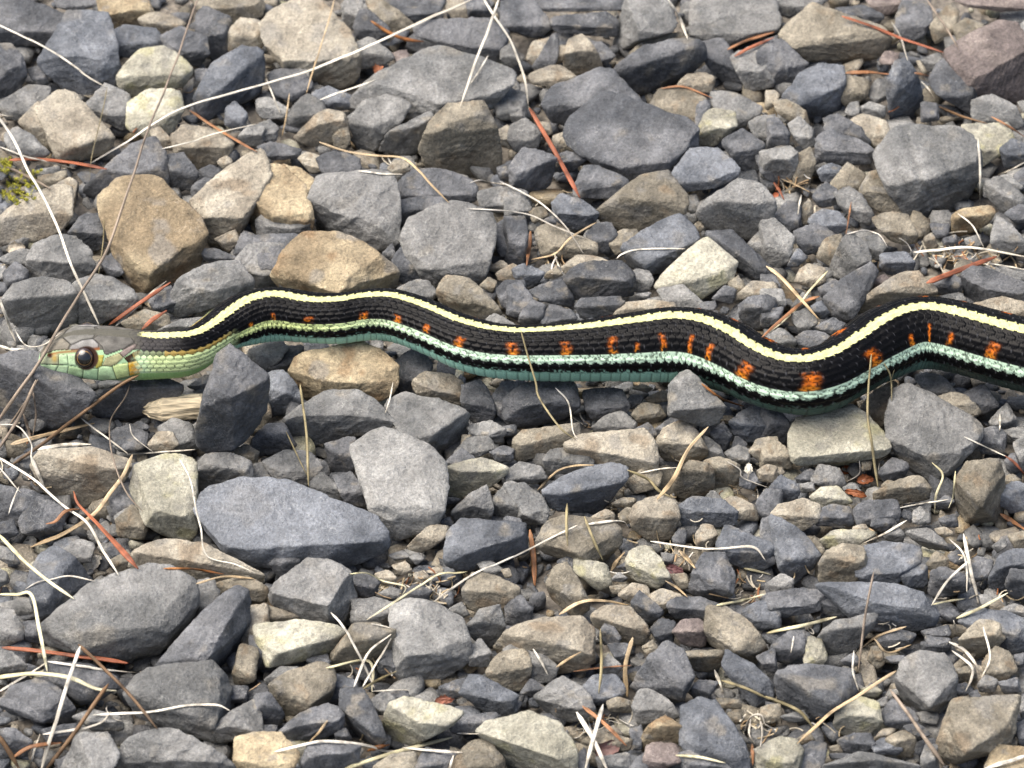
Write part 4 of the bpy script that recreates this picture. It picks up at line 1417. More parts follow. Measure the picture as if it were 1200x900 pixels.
for P, c in PLATES:
    m = inpoly(HX, HY, P)
    e = edist(HX, HY, P)
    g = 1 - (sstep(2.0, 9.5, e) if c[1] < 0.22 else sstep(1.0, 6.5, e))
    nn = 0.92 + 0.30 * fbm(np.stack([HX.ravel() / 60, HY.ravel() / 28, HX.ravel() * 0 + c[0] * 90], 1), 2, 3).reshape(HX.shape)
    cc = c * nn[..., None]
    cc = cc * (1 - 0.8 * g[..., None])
    hc = np.where(m[..., None], cc, hc)
    hz = np.where(m, 0.55 * sstep(0, 11, e), hz)
    got |= m
# lip line
lip = np.interp(HX, [80, 150, 240, 400, 640, 800, 930, 1040], [462, 478, 508, 548, 574, 568, 538, 505])
lk = np.exp(-((HY - lip) / 6.0) ** 2) * (HX < 1000)
hc = hc * (1 - 0.55 * lk[..., None]); hz = hz - 0.6 * lk
# rust brow above the eye, orange cheek, nostril
br = np.exp(-((HY - np.interp(HX, [180, 300, 420, 640], [345, 322, 312, 292])) / 14.0) ** 2) * ((HX > 190) & (HX < 650))
hc = mixc(hc, c3(0.24, 0.075, 0.018), br * 0.85)
ck = np.exp(-(((HX - 985) / 45) ** 2 + ((HY - 475) / 32) ** 2))
hc = mixc(hc, c3(0.62, 0.20, 0.012), ck * 0.75)
nk = np.exp(-(((HX - 255) / 25) ** 2 + ((HY - 375) / 34) ** 2)); hc = mixc(hc, c3(0.48, 0.30, 0.05), nk * 0.7)
nk = np.exp(-(((HX - 214) / 22) ** 2 + ((HY - 352) / 20) ** 2) ** 1.5); hc = mixc(hc, c3(0.05, 0.012, 0.010), nk); hz = hz - 1.6 * nk
# far over the crown (not seen): keep the crown tone
crownfar = (near + rol[hr]) < 8
hc = np.where(crownfar[..., None], c3(0.09, 0.086, 0.07), hc)
# eye socket
EX, EYc = 101.6, 419.8
er = np.hypot(hp[..., 0] - EX, hp[..., 1] - EYc)
hz = hz - 2.2 * (1 - sstep(9, 14.0, er)) * (near > 20)
hc = mixc(hc, c3(0.05, 0.028, 0.02), (1 - sstep(13.0, 15.0, er)) * (near > 20))
k_ = head_m[hr]
col[hr] = col[hr] * (1 - k_[..., None]) + hc * k_[..., None]
hpx[hr] = hpx[hr] * (1 - k_) + hz * k_
RR = (Rm + hpx * np.minimum(1, Rm / 10)) * PX
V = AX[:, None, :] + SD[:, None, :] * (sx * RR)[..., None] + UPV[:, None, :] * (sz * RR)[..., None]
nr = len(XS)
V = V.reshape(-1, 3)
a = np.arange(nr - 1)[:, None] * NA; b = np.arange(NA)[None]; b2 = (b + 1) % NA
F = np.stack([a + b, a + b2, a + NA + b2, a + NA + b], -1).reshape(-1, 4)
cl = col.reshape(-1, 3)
# caps at snout and tail
V = np.concatenate([V, [AX[0] - T[0] * 0.0006, AX[-1]]]); cl = np.concatenate([cl, [cl[:NA].mean(0), BLACK]])
n0 = len(V) - 2
cap0 = np.stack([np.full(NA, n0), (np.arange(NA) + 1) % NA, np.arange(NA), np.arange(NA)], 1)
base_pt = np.array([AX[600][0], AX[600][1], 0.0])
root = bpy.data.objects.new('snake', None); C.objects.link(root); root.location = base_pt
tag(root, 'black garter snake with yellow back stripe, mint side stripe and orange bars, on gravel', 'snake')
def tri_quads(F):
    return F
# caps as triangles need their own face list: build with quads split to triangles
FT = np.concatenate([F[:, [0, 1, 2]], F[:, [0, 2, 3]], np.stack([np.full(NA, n0), (np.arange(NA) + 1) % NA, np.arange(NA)], 1),
                     np.stack([np.full(NA, n0 + 1), (nr - 1) * NA + np.arange(NA), (nr - 1) * NA + (np.arange(NA) + 1) % NA], 1)])
# outward orientation check
p0, p1, p2 = V[FT[5000 * 3, 0]], V[FT[5000 * 3, 1]], V[FT[5000 * 3, 2]]
ring = FT[5000 * 3, 0] // NA
if np.cross(p1 - p0, p2 - p0) @ (p0 - AX[ring]) < 0: FT = FT[:, ::-1]
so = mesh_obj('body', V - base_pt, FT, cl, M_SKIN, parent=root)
SNV, SNF = V, FT

# eyes: dark iris, gold ring, round pupil
def eye(side):
    i = int(np.argmin(abs(XS - EX)))
    # angle at which the eye sits on the near side
    cand = np.linspace(20, 120, 400)
    pr_ = np.radians(cand + ROLL[i])
    P = AX[i] + SD[i][None] * (np.sin(pr_) * RAD[i] * PX)[:, None] + UPV[i][None] * (np.cos(pr_) * RAD[i] * PX)[:, None]
    kk = int(np.argmin(np.hypot(*(to_px(P) - np.array([EX, EYc])).T)))
    ang = cand[kk]
    th = np.radians((ang if side > 0 else -ang) + ROLL[i])
    nrm = SD[i] * math.sin(th) + UPV[i] * math.cos(th)
    if side > 0:
        look = nrm * 0.75 + (-E_F) * 0.25
    else:
        look = nrm
    look = look / np.linalg.norm(look)
    cen = AX[i] + nrm * (RAD[i] - 7.0) * PX
    U, Fq = ico(5)
    R_ = 13.0 * PX
    ax1 = np.cross(look, UPV[i]); ax1 /= np.linalg.norm(ax1); ax2 = np.cross(ax1, look)
    dz = U @ np.array([0, 0, 1.0])
    Pv = (U[:, :1] * ax1 + U[:, 1:2] * ax2) * R_ + U[:, 2:3] * look * R_ * 0.92
    rr = np.degrees(np.arccos(np.clip(U[:, 2], -1, 1)))
    cc = np.ones((len(U), 3)) * c3(0.022, 0.010, 0.007)
    pat = noise3(U * 9, 5)
    cc = cc * (1 + 0.5 * pat[:, None])
    ringk = np.exp(-((rr - 39) / 2.6) ** 2)
    cc = mixc(cc, c3(0.40, 0.23, 0.06), ringk * (0.5 + 0.3 * pat))
    cc = mixc(cc, c3(0.004, 0.004, 0.004), (1 - sstep(34, 37, rr)))
    o = mesh_obj('eye', Pv + cen - base_pt, Fq, cc, M_EYE, parent=root)
    return o
eye(1); eye(-1)
STRAND_TXT = """
G 3 3 -5,27 60,60 100,86 126,101
V 1.6 1.2 126,102 120,132 108,180 105,212
S 3.2 5.5 233,-5 217,42 200,88 185,125 172,155 160,195 142,247 122,300 95,342 70,382 47,422 22,458 -5,497
G 3 5.5 107,191 147,167 180,145 220,125 300,101 370,80 450,45 487,28 555,-3
G 4 4 -3,134 20,172 33,200 45,220 65,260 82,307 97,340 116,381
G 2.5 2.5 -3,171 37,185 88,198
N 6 6 10,187 40,186 80,190 126,198
O 5 5 222,129 250,148 278,165 302,178
G 1.8 1.8 190,174 217,168 250,159 300,145
S 5 5 8,195 60,222
G 3 3 -3,134 15,137
G 4 3 375,117 405,106 440,92
K 6 7 435,25 455,38 475,46 497,49
G 4.5 3.5 585,-3 570,42 555,82 540,125
G 4 3.5 565,-3 582,22 600,50 613,85 620,122
G 2.5 2.5 572,65 550,100
C 4 3.5 374,166 405,177 440,182 472,185 492,200 505,215 527,238
G 4 4 420,201 446,203 472,203
G 2.5 2.5 312,92 322,117 330,135
C 2.5 3 339,110 330,160
C 2.5 2.5 392,-2 385,25 370,75 360,110
R 2.2 2 550,214 562,211 575,214 600,217
R 2.2 2.5 546,245 575,246 600,248 625,253 650,265 687,280
R 3 2.5 585,212 612,225 637,240 662,265 684,298
C 3 3 699,260 685,268 667,280 650,297 622,304
O 7 7 621,271 617,311
N 7 8 620,126 637,155 657,190 680,232
G 3 3 722,303 730,297 750,292 805,291
O 6 6 852,58 875,48 908,38
N 6 6 860,66 880,55 908,44
G 4 6 782,-2 797,20 807,45
O 4 3.5 774,104 800,102 835,115
N 6 5 986,19 1025,32 1062,47 1106,61
O 8 8 990,85 1042,87
O 7 6 1072,86 1090,89
G 3 3 1045,25 1055,42 1064,70
G 3 3 1080,95 1095,115
S 3.5 3.5 1085,-2 1105,27 1125,59
T 4.5 4 1100,125 1125,135 1157,145
O 4 4 1162,136 1203,163
G 4 3.5 1146,162 1149,240
G 3 3 1203,189 1167,206
N 9 9 1086,332 1125,316 1169,300
G 5 4 1070,296 1095,293 1137,290 1203,301
G 3 3 1160,309 1203,317
R 2.5 2.2 992,274 1012,270 1030,275 1040,290
O 3 2.5 997,237 991,275
G 2.5 2.5 1122,250 1140,265 1154,290
C 6 5 898,312 915,325 935,347 960,375
Y 4 4 970,317 950,340 930,365 900,388
O 6 6 961,347 940,355 915,375 893,395
G 5 4 939,228 937,240 935,252
N 7 6 907,214 919,234
C 3 3 915,210 950,225
N 7 6 127,381 150,365 172,350 200,331
G 5 5.5 136,382 165,355 196,330
N 7 8 166,386 180,375 195,364
V 2 2 122,257 121,287 115,322
T 5 6 162,440 140,452 92,487 50,520 8,549
S 2.5 2.5 153,449 147,465 130,492 129,520 137,552 150,580 168,600
G 3 3 95,490 117,507 150,532
G 2.5 3 150,532 190,530 230,527
C 6 7 155,533 145,557 130,577 110,602 75,625 38,641
O 5 6 95,597 77,599 65,611 54,614
N 3 9 86,575 92,592 117,617 140,642 162,667
G 4 4 -3,535 37,560 75,592 102,612 122,648 139,675
Y 5.5 5 -3,625 32,660 60,682 87,702
Y 5 5 -3,697 20,697 36,697 45,735 55,787
R 2.5 2.5 30,690 45,682 60,679 82,675 112,681
N 6 7 2,759 62,765 150,777
G 4 3.5 55,775 100,781 162,786
Y 7 5 -5,794 45,789 82,794 112,807 137,809
G 6 5 94,757 75,812 60,860 47,905
T 5 4.5 92,755 120,782 150,812 185,855
T 6 7 127,801 100,840 75,875 52,905
G 4 4 -3,812 37,787 55,775
G 3.5 3.5 110,837 175,834 217,827 252,825 269,832
G 4 3.5 50,860 112,850 130,835
R 2 2 133,822 124,830 132,842 146,846
O 6 6 15,888 37,875 72,870
T 6 7 -3,860 24,903
G 3 3 35,897 47,860
S 5 6 -3,528 25,485 42,445
S 4 4 10,500 32,468 44,445
S 4.5 5 27,485 37,520
S 3 3 38,455 42,485 38,512
R 2.5 2.5 -3,497 22,500 37,520 37,540 50,570
G 4.5 5 37,535 52,575
R 2.5 2.5 -3,545 15,567 25,578
G 3 3 10,602 22,570
C 8 5 12,520 62,507 112,497
G 8 5 42,527 80,521 107,520
G 6 5 -3,404 15,409 30,408
R 2.4 2.4 17,387 30,405 50,405 72,390
G 4.5 4.5 -3,343 10,380 19,402
G 2.3 2.3 210,537 222,560 229,597 235,620 242,652 275,662 300,672
R 2 2 152,497 157,512 180,530
V 3.5 4 351,450 357,490 360,525 362,570
V 2.2 2.2 335,505 350,537 360,557
G 2.5 2.5 461,449 451,484
V 2.5 4 610,387 627,445 632,467 655,500 675,515
G 2.5 2.5 651,454 666,472 671,505 677,515
K 5 5 822,450 845,467 872,477
C 3 3.5 630,574 650,555 672,547 697,545
V 4 5 735,551 760,562 772,575 789,584
G 2.5 2.5 750,554 800,547
C 4.5 8 830,500 807,527 790,560 770,584
R 2 2 852,540 867,550 870,560 900,571
G 6 4 877,542 878,552 876,562
G 2 2 742,452 735,463
V 3 4.5 1021,415 1017,480 1022,522 1029,572
V 2.5 3 1036,425 1044,442 1045,470
V 2 2 1048,432 1044,448
G 2.5 3 1130,512 1162,527 1180,535
N 3.5 5.5 1178,534 1190,543 1203,560
G 4 6 1172,485 1172,505
Y 3.5 3 1092,542 1105,557 1097,580 1095,602
G 3 3 1055,595 1080,590 1112,584
Y 3 3 1120,552 1117,580 1111,595
R 2.5 2.5 1007,540 1007,555 992,565
R 2.5 2.5 1029,552 1032,540 1040,535
G 3.5 3.5 603,651 550,677 507,707
Y 3.2 3.2 547,670 512,677 475,700 430,727
G 3.5 3 387,717 407,740 425,772 440,807
Y 4 4 382,783 432,775 436,812
G 3.5 3.5 415,805 432,765 458,742
G 3 3 425,805 450,762 458,747
V 4 4 426,807 465,786
G 2.5 2.5 435,731 459,737
G 2.5 2.5 435,810 479,810
Y 3 3 410,673 430,672 450,681 475,687 472,697
K 3.5 3.5 192,666 225,667 262,673
C 4 4 230,684 262,676 297,678
Y 6 5 404,901 462,882 530,864
G 4.5 4.5 322,881 360,872 382,869 420,872 455,879 490,876
G 4 4 472,876 510,880 542,882
G 3 3 535,860 562,860
K 8 7 430,880 457,872
C 4 4 384,844 361,872
G 5 5 527,901 532,885
O 7 7.5 621,620 627,687
G 3 3 598,654 637,635 677,616
G 4 3.5 687,614 727,611 737,619
G 3.5 4 762,634 800,640 840,644 882,642 897,657
C 8 7 796,645 815,667
C 6 5 715,670 732,647
C 5.5 4 655,720 680,706 707,705 737,709
C 4 4 780,680 807,700
Y 4 4 872,666 903,673
Y 6 4.5 840,709 870,704 897,696
V 4 4.5 665,590 664,615 666,640
V 4 4 685,605 695,632 707,657
C 6 8 742,747 733,782 735,817
V 3.5 4 704,737 705,780 702,812
O 2.5 2.5 672,787 740,780
G 7 6.5 676,834 695,865 712,903
G 6 6 707,825 697,860 686,903
O 5.5 5.5 682,827 710,850 735,875
C 5 4 652,782 681,764
G 4 4 625,760 642,792
V 4.5 4.5 845,797 875,807 903,820
G 5 6 837,785 847,812
Y 4 4 792,885 852,894
R 4 3.5 872,858 880,840 892,838 897,850
R 3.5 3 880,842 878,860 884,872
R 3.5 3 890,840 893,858 890,876
O 5 5 882,872 882,897
G 4 3.5 1062,610 1037,625 1012,637
G 5 5.5 1129,625 1137,665 1146,709
G 4 3.5 1135,657 1112,680 1092,709
Y 4 4 1092,709 1112,704 1131,701
G 3 3 1112,631 1130,652 1135,695
Y 5 5 1121,725 1150,712 1180,695
G 4 3.5 1117,727 1122,742
Y 6.5 6 898,742 942,732 980,722
S 3 4 1024,670 1015,715 1010,752 1006,787
G 3 3 1001,762 1000,785 1007,810
C 3.5 3.5 1062,734 1030,745 1010,760
C 4 3.5 1025,750 1040,765 1067,757
G 5 5 1112,752 1130,762 1150,787
G 4 4 1115,762 1137,780 1137,795 1130,810
C 5 4.5 1050,786 1005,815 975,835 935,872
V 5 4.5 897,816 935,832 955,855
S 4.5 6 1042,807 1070,845 1107,897
G 6 6 1203,885 1152,902
O 8 8 1172,602 1203,622
G 3 3 1152,735 1160,770 1150,795
G 3 3 930,745 927,765
"""
# ------------------------------------------------------------------ straw, needles, twigs lying on the stones
bpy.context.view_layer.update()
DG = bpy.context.evaluated_depsgraph_get()
def surf_depth(px):
    R = rays(px)
    out = depth_at(px, -0.012)
    o = Vector(CAM)
    for i, r_ in enumerate(R):
        n = np.linalg.norm(r_)
        hit, loc, *_r = sc.ray_cast(DG, o, Vector(r_ / n))
        if hit:
            out[i] = (loc - o).length / n
    return out

def catmull(P, step=2.5):
    P = np.asarray(P, float)
    if len(P) == 2:
        P = np.array([P[0], P[0] * .5 + P[1] * .5 + np.array([P[1][1] - P[0][1], P[0][0] - P[1][0]]) * 0.02, P[1]])
    Q = np.concatenate([[2 * P[0] - P[1]], P, [2 * P[-1] - P[-2]]])
    out = []
    for i in range(1, len(Q) - 2):
        n = max(2, int(np.linalg.norm(Q[i + 1] - Q[i]) / step))
        t = np.linspace(0, 1, n, endpoint=False)[:, None]
        a, b, c, d = Q[i - 1], Q[i], Q[i + 1], Q[i + 2]
        out.append(0.5 * (2 * b + (c - a) * t + (2 * a - 5 * b + 4 * c - d) * t**2 + (-a + 3 * b - 3 * c + d) * t**3))
    out.append(P[-1:])
    return np.concatenate(out)

KIND = {  # name, colours start/end, flatness, words
    'G': ('grass_straw', (0.76, 0.72, 0.62), (0.68, 0.62, 0.50), 0.4, 'bleached white'),
    'Y': ('grass_straw', (0.64, 0.58, 0.34), (0.68, 0.63, 0.44), 0.45, 'straw yellow'),
    'C': ('grass_straw', (0.62, 0.48, 0.30), (0.55, 0.40, 0.22), 0.35, 'cream tan'),
    'S': ('dry_stalk', (0.22, 0.175, 0.135), (0.27, 0.215, 0.16), 0.9, 'grey brown'),
    'V': ('dry_stalk', (0.30, 0.25, 0.13), (0.26, 0.22, 0.12), 0.8, 'olive tan'),
    'N': ('pine_needle', (0.37, 0.125, 0.06), (0.31, 0.10, 0.05), 0.5, 'rusty red'),
    'O': ('pine_needle', (0.42, 0.21, 0.10), (0.34, 0.155, 0.07), 0.45, 'orange tan'),
    'T': ('twig', (0.20, 0.115, 0.055), (0.14, 0.09, 0.05), 0.9, 'dark brown'),
    'K': ('twig', (0.33, 0.135, 0.035), (0.26, 0.10, 0.03), 0.7, 'orange brown'),
    'R': ('rootlet', (0.66, 0.62, 0.54), (0.58, 0.53, 0.44), 0.8, 'thin white'),
}
strand_objs = []
def strand(kind, w0, w1, P, under=None, seed=0):
    name, ca, cb, flat, words = KIND[kind]
    r = np.random.default_rng(seed)
    q = catmull(P)
    n = len(q)
    if kind in 'GYC' and n > 16:                # a crease or two where the straw was bent
        for kx_ in r.choice(np.arange(6, n - 6), 1 + n // 40):
            q[kx_:] = q[kx_:] + (np.arange(n - kx_)[:, None] * np.exp(-np.arange(n - kx_) / 9.0)[:, None]) * r.normal(0, 0.22, 2)[None]
    if n > 6:
        q = q + np.stack([np.interp(np.arange(n), np.linspace(0, n - 1, max(3, n // 9)), r.normal(0, 0.35, max(3, n // 9))) for _ in range(2)], 1)
    if under is None:
        d = surf_depth(q)
        # rest on the nearest things only: running minimum, then smoothing
        win = max(3, min(16, n // 4))
        dm = np.array([d[max(0, i - win):i + win + 1].min() for i in range(n)])
        kk = np.hanning(2 * win + 3)[1:-1]; kk /= kk.sum()
        dm = np.convolve(np.pad(dm, len(kk) // 2, mode='edge'), kk, 'valid')[:n]
        d = np.minimum(dm, d + 0.0004)
        d = d - 0.55 * max(w0, w1) * PX
    else:
        d = depth_at(q, under)
    A = pt(q, d)
    t = np.linspace(0, 1, n)
    w = (w0 * (1 - t) + w1 * t) * 0.39 * PX
    taper = np.minimum(1, 0.25 + np.minimum(t * n / 4.0, (1 - t) * n / 9.0))
    w = w * taper * (1 + 0.08 * np.interp(np.arange(n), np.linspace(0, n - 1, 6), r.normal(0, 1, 6)))
    Tn = np.gradient(A, axis=0); Tn /= np.linalg.norm(Tn, axis=1, keepdims=True)
    nrm = np.array([0, -0.35, 1.0]); nrm = nrm / np.linalg.norm(nrm)
    Sd = np.cross(Tn, nrm); Sd /= np.linalg.norm(Sd, axis=1, keepdims=True)
    Nn = np.cross(Sd, Tn)
    m = 8
    an = np.linspace(0, 2 * math.pi, m, endpoint=False)
    prof = np.ones(m)
    if flat < 0.6:       # blades are channelled
        prof = 1 - 0.35 * (np.abs(np.sin(an)) > 0.9) * (np.sin(an) > 0)
    V = A[:, None, :] + Sd[:, None, :] * (np.cos(an)[None] * w[:, None])[..., None] + Nn[:, None, :] * (np.sin(an)[None] * prof[None] * w[:, None] * flat)[..., None]
    V = V.reshape(-1, 3)
    a = np.arange(n - 1)[:, None] * m; b = np.arange(m)[None]; b2 = (b + 1) % m
    F = np.stack([a + b, a + b2, a + m + b2, a + m + b], -1).reshape(-1, 4)
    FT = np.concatenate([F[:, :3], F[:, [0, 2, 3]], [[0, i + 1, i] for i in range(1, m - 1)], [[(n - 1) * m, (n - 1) * m + i, (n - 1) * m + i + 1] for i in range(1, m - 1)]])
    c = np.array(ca)[None] * (1 - t[:, None]) + np.array(cb)[None] * t[:, None]
    c = c * r.uniform(0.82, 1.12) * (1 + 0.14 * np.interp(np.arange(n), np.linspace(0, n - 1, 9), r.normal(0, 1, 9)))[:, None]
    for nd in r.uniform(0.1, 0.9, r.integers(1, 4)):      # nodes, scuffs
        c = c * (1 - 0.45 * np.exp(-((t - nd) * n / 1.2) ** 2))[:, None]
    c = np.repeat(c, m, 0)
    sp = 1 - 0.38 * sstep(0.1, 0.6, noise3(np.stack([np.repeat(t * n / 9, m), np.tile(np.cos(an) * 3, n), np.tile(np.sin(an) * 3, n) + seed], 1), 8))
    c = c * sp[:, None]
    if kind in 'NOC':     # darker central groove along needles
        c = c * np.tile(1 - 0.3 * (np.abs(np.cos(an)) < 0.4), n)[:, None]
    org = V[V[:, 2].argmin()]
    o = mesh_obj(name, V, FT, c, M_STRAW, origin=org)
    strand_objs.append((o, kind, q))
    return o

def parse_strands(txt):
    for k, l in enumerate(txt.strip().split('\n')):
        t = l.split()
        under = None
        if t[-1].startswith('u'):
            under = float(t[-1][1:]) * 0.001; t = t[:-1]
        P = [[float(v) for v in a.split(',')] for a in t[3:]]
        strand(t[0], float(t[1]), float(t[2]), P, under, 400 + k)
parse_strands(STRAND_TXT)
# ------------------------------------------------------------------ split wood, moss, husks, curled leaves
def wood_chip():
    A0, A1 = np.array([171., 480.]), np.array([237., 475.5])
    q = np.linspace(A0, A1, 70)
    d = np.min(surf_depth(q[6:50:4])) - 0.002
    AXW = pt(q, np.full(len(q), d) - 0.0)
    m = 56
    an = np.linspace(0, 2 * math.pi, m, endpoint=False)
    t = np.linspace(0, 1, len(q))
    hgt = np.interp(t, [0, 0.06, 0.22, 0.3, 1.0], [4, 9, 13, 15.5, 15.0])
    up = np.array([0, 0.35, 1.0]); up /= np.linalg.norm(up); sd = np.cross([1.0, 0, 0], up)
    T_, A_ = np.meshgrid(t, an, indexing='ij')
    fib = fbm(np.stack([T_.ravel() * 2.2, np.cos(A_).ravel() * 5, np.sin(A_).ravel() * 5], 1), 12, 3).reshape(T_.shape)
    sq = 1 / np.maximum(np.abs(np.cos(A_)) ** 4 + np.abs(np.sin(A_)) ** 4, 1e-6) ** 0.25
    rad = hgt[:, None] * (0.92 * sq + 0.13 * fib) * PX
    V = AXW[:, None, :] + sd * (np.cos(A_) * rad * 0.85)[..., None] + up * (np.sin(A_) * rad)[..., None]
    jag = 3.0 * fbm(np.stack([np.cos(an) * 6, np.sin(an) * 6, an * 0], 1), 3, 2)
    V[-6:, :, 0] += (jag * PX)[None] * np.linspace(0, 1, 6)[:, None]
    V[:6, :, 0] -= (2 * jag * PX)[None] * np.linspace(1, 0, 6)[:, None]
    c = np.array([0.72, 0.60, 0.40]) * (1 + 0.35 * fib[..., None])
    dk = sstep(0.35, 0.8, -fib)[..., None]
    c = c * (1 - 0.6 * dk)
    n = len(q)
    V = V.reshape(-1, 3); c = c.reshape(-1, 3)
    a = np.arange(n - 1)[:, None] * m; b = np.arange(m)[None]; b2 = (b + 1) % m
    F = np.stack([a + b, a + b2, a + m + b2, a + m + b], -1).reshape(-1, 4)
    V = np.concatenate([V, [V[:m].mean(0), V[-m:].mean(0)]]); c = np.concatenate([c, [c[0] * 0.7, c[-1] * 0.7]])
    i0 = len(V) - 2
    FT = np.concatenate([F[:, :3], F[:, [0, 2, 3]], [[i0, (k + 1) % m, k] for k in range(m)], [[i0 + 1, (n - 1) * m + k, (n - 1) * m + (k + 1) % m] for k in range(m)]])
    o = mesh_obj('wood_chip', V, FT, c, M_WOOD, origin=V[V[:, 2].argmin()])
    tag(o, 'pale split wood chip with fibrous grain below the snake\'s neck', 'wood chip')
wood_chip()

def moss(cen, label, seed, n, spread):
    r = np.random.default_rng(seed)
    vs = []; fs = []; cs = []; k = 0
    for i in range(n):
        p = np.array(cen) + r.normal(0, 1, 2) * spread
        d = surf_depth(p[None])[0]
        b = pt(p[None], d)[0]
        ax = np.array([r.normal(0, .5), r.normal(-0.2, .5), 1.0]); ax /= np.linalg.norm(ax)
        h = r.uniform(5, 11) * PX
        g = r.uniform(0.7, 1.3)
        for j in range(16):
            t = j / 16
            a = j * 2.4 + r.uniform(-.3, .3)
            o_ = np.array([math.cos(a), math.sin(a), 0.45 + 0.7 * t]); o_ /= np.linalg.norm(o_)
            L_ = (4.2 - 2.0 * t) * PX * r.uniform(0.8, 1.2)
            s_ = np.cross(o_, ax); s_ /= np.linalg.norm(s_) + 1e-9
            p0 = b + ax * h * t
            vs += [p0, p0 + o_ * L_ * .5 + s_ * L_ * .2, p0 + o_ * L_ + ax * L_ * .2, p0 + o_ * L_ * .5 - s_ * L_ * .2]
            fs += [[k, k + 1, k + 2], [k, k + 2, k + 3]]; k += 4
            c = np.array([0.34, 0.33, 0.05]) * g * (0.75 + 0.6 * t)
            cs += [c] * 4
    V = np.array(vs)
    o = mesh_obj('moss', V, np.array(fs), np.array(cs), M_MOSS, origin=V[V[:, 2].argmin()], smooth=False)
    tag(o, label, 'moss', 'yellow green moss tufts at the left edge')
moss((7, 197), 'small yellow green moss tuft at the left edge, uppermost of the moss', 1, 26, 5)
moss((20, 228), 'widest yellow green moss tuft at the left edge, over buff stone', 2, 60, 9)
moss((38, 214), 'yellow green moss tuft beside the white straw at the left edge', 3, 24, 5)

def flake(name, px, sz, asp, ang, curl, ca, label, cat, seed):
    """a curled husk or leaf scrap with thickness"""
    r = np.random.default_rng(seed)
    n = 12
    u, v = np.meshgrid(np.linspace(-1, 1, n), np.linspace(-1, 1, n), indexing='ij')
    wid = np.sqrt(np.maximum(0.02, 1 - np.abs(u) ** 1.6)) * (1 + 0.15 * r.normal(size=(n, 1)))
    X = u; Y = v * wid * asp; Z = curl * (Y ** 2 / asp - 0.4 * X ** 2) + 0.08 * r.normal(size=u.shape)
    base = pt(np.array([px], float), surf_depth(np.array([px], float)) - sz * 0.3 * PX)[0]
    ca_, sa = math.cos(ang), math.sin(ang)
    xr = np.array([ca_, sa * 0.7, sa * 0.6]); yr = np.array([-sa, ca_ * 0.7, ca_ * 0.6]); zr = np.cross(xr, yr)
    P = base + (X[..., None] * xr + Y[..., None] * yr + Z[..., None] * zr) * sz * PX
    B = P - zr * 0.12 * sz * PX
    V = np.concatenate([P.reshape(-1, 3), B.reshape(-1, 3)])
    fs = []
    for i in range(n - 1):
        for j in range(n - 1):
            a = i * n + j
            fs.append([a, a + n, a + n + 1, a + 1]); fs.append([n * n + a, n * n + a + 1, n * n + a + n + 1, n * n + a + n])
    rim = [(i, 0) for i in range(n)] + [(n - 1, j) for j in range(1, n)] + [(i, n - 1) for i in range(n - 2, -1, -1)] + [(0, j) for j in range(n - 2, 0, -1)]
    for k in range(len(rim)):
        a = rim[k][0] * n + rim[k][1]; b = rim[(k + 1) % len(rim)]; b = b[0] * n + b[1]
        fs.append([a, b, n * n + b, n * n + a])
    c = np.array(ca) * (1 + 0.2 * np.concatenate([fbm(P.reshape(-1, 3) / PX / 5, seed, 2)] * 2)[:, None])
    o = mesh_obj(name, V, np.array(fs), c, M_STRAW, origin=V[V[:, 2].argmin()])
    tag(o, label, cat)
flake('seed_husk', (107, 661), 15, .55, 0.9, .5, (0.68, 0.62, 0.50), 'split cream seed husk beside the red needle, lower left', 'husk', 11)
flake('seed_husk', (31, 636), 12, .8, 0.3, .4, (0.66, 0.64, 0.58), 'crumpled white husk at the lower end of the tan grass blade', 'husk', 12)
flake('seed_husk', (18, 291), 12, .6, 0.2, .5, (0.52, 0.46, 0.36), 'pale curled husk on the buff slab at the left edge', 'husk', 13)
flake('seed_husk', (877, 551), 9, .5, 1.5, .4, (0.70, 0.66, 0.55), 'upright white seed husk on the gravel below the snake, right of centre', 'husk', 14)
flake('seed_bud', (988, 553), 11, .5, 0.7, .5, (0.42, 0.13, 0.045), 'shiny reddish brown bud scale below the long cream boulder', 'bud', 15)
flake('leaf_scrap', (1014, 562), 10, .6, 0.1, .7, (0.22, 0.075, 0.03), 'dark red brown leaf scrap right of the shiny bud scale', 'leaf', 16)
flake('leaf_scrap', (1003, 578), 13, .4, -.3, .6, (0.25, 0.085, 0.03), 'long curled red brown leaf scrap below the shiny bud scale', 'leaf', 17)
flake('seed_bud', (443, 80), 8, .7, 1.1, .5, (0.40, 0.15, 0.07), 'tiny orange red bud under the white stalk at the top', 'bud', 18)
flake('leaf_scrap', (521, 820), 11, .5, .2, .5, (0.24, 0.09, 0.055), 'reddish leaf scrap in the gap right of the pale whitish boulder', 'leaf', 19)
flake('leaf_scrap', (790, 668), 11, .6, -.3, .5, (0.16, 0.075, 0.075), 'dull purple leaf scrap beside the cream oval pebble', 'leaf', 20)
flake('leaf_scrap', (712, 878), 14, .7, .5, .7, (0.15, 0.085, 0.075), 'crumpled purple brown leaf scrap at the bottom edge', 'leaf', 21)
flake('seed_husk', (452, 686), 9, .6, .2, .8, (0.45, 0.40, 0.30), 'small hollow tan husk in the bare soil patch', 'husk', 22)
flake('leaf_scrap', (908, 230), 7, .5, 1.0, .6, (0.42, 0.13, 0.06), 'small red leaf scrap left of the pale triangular slab', 'leaf', 23)

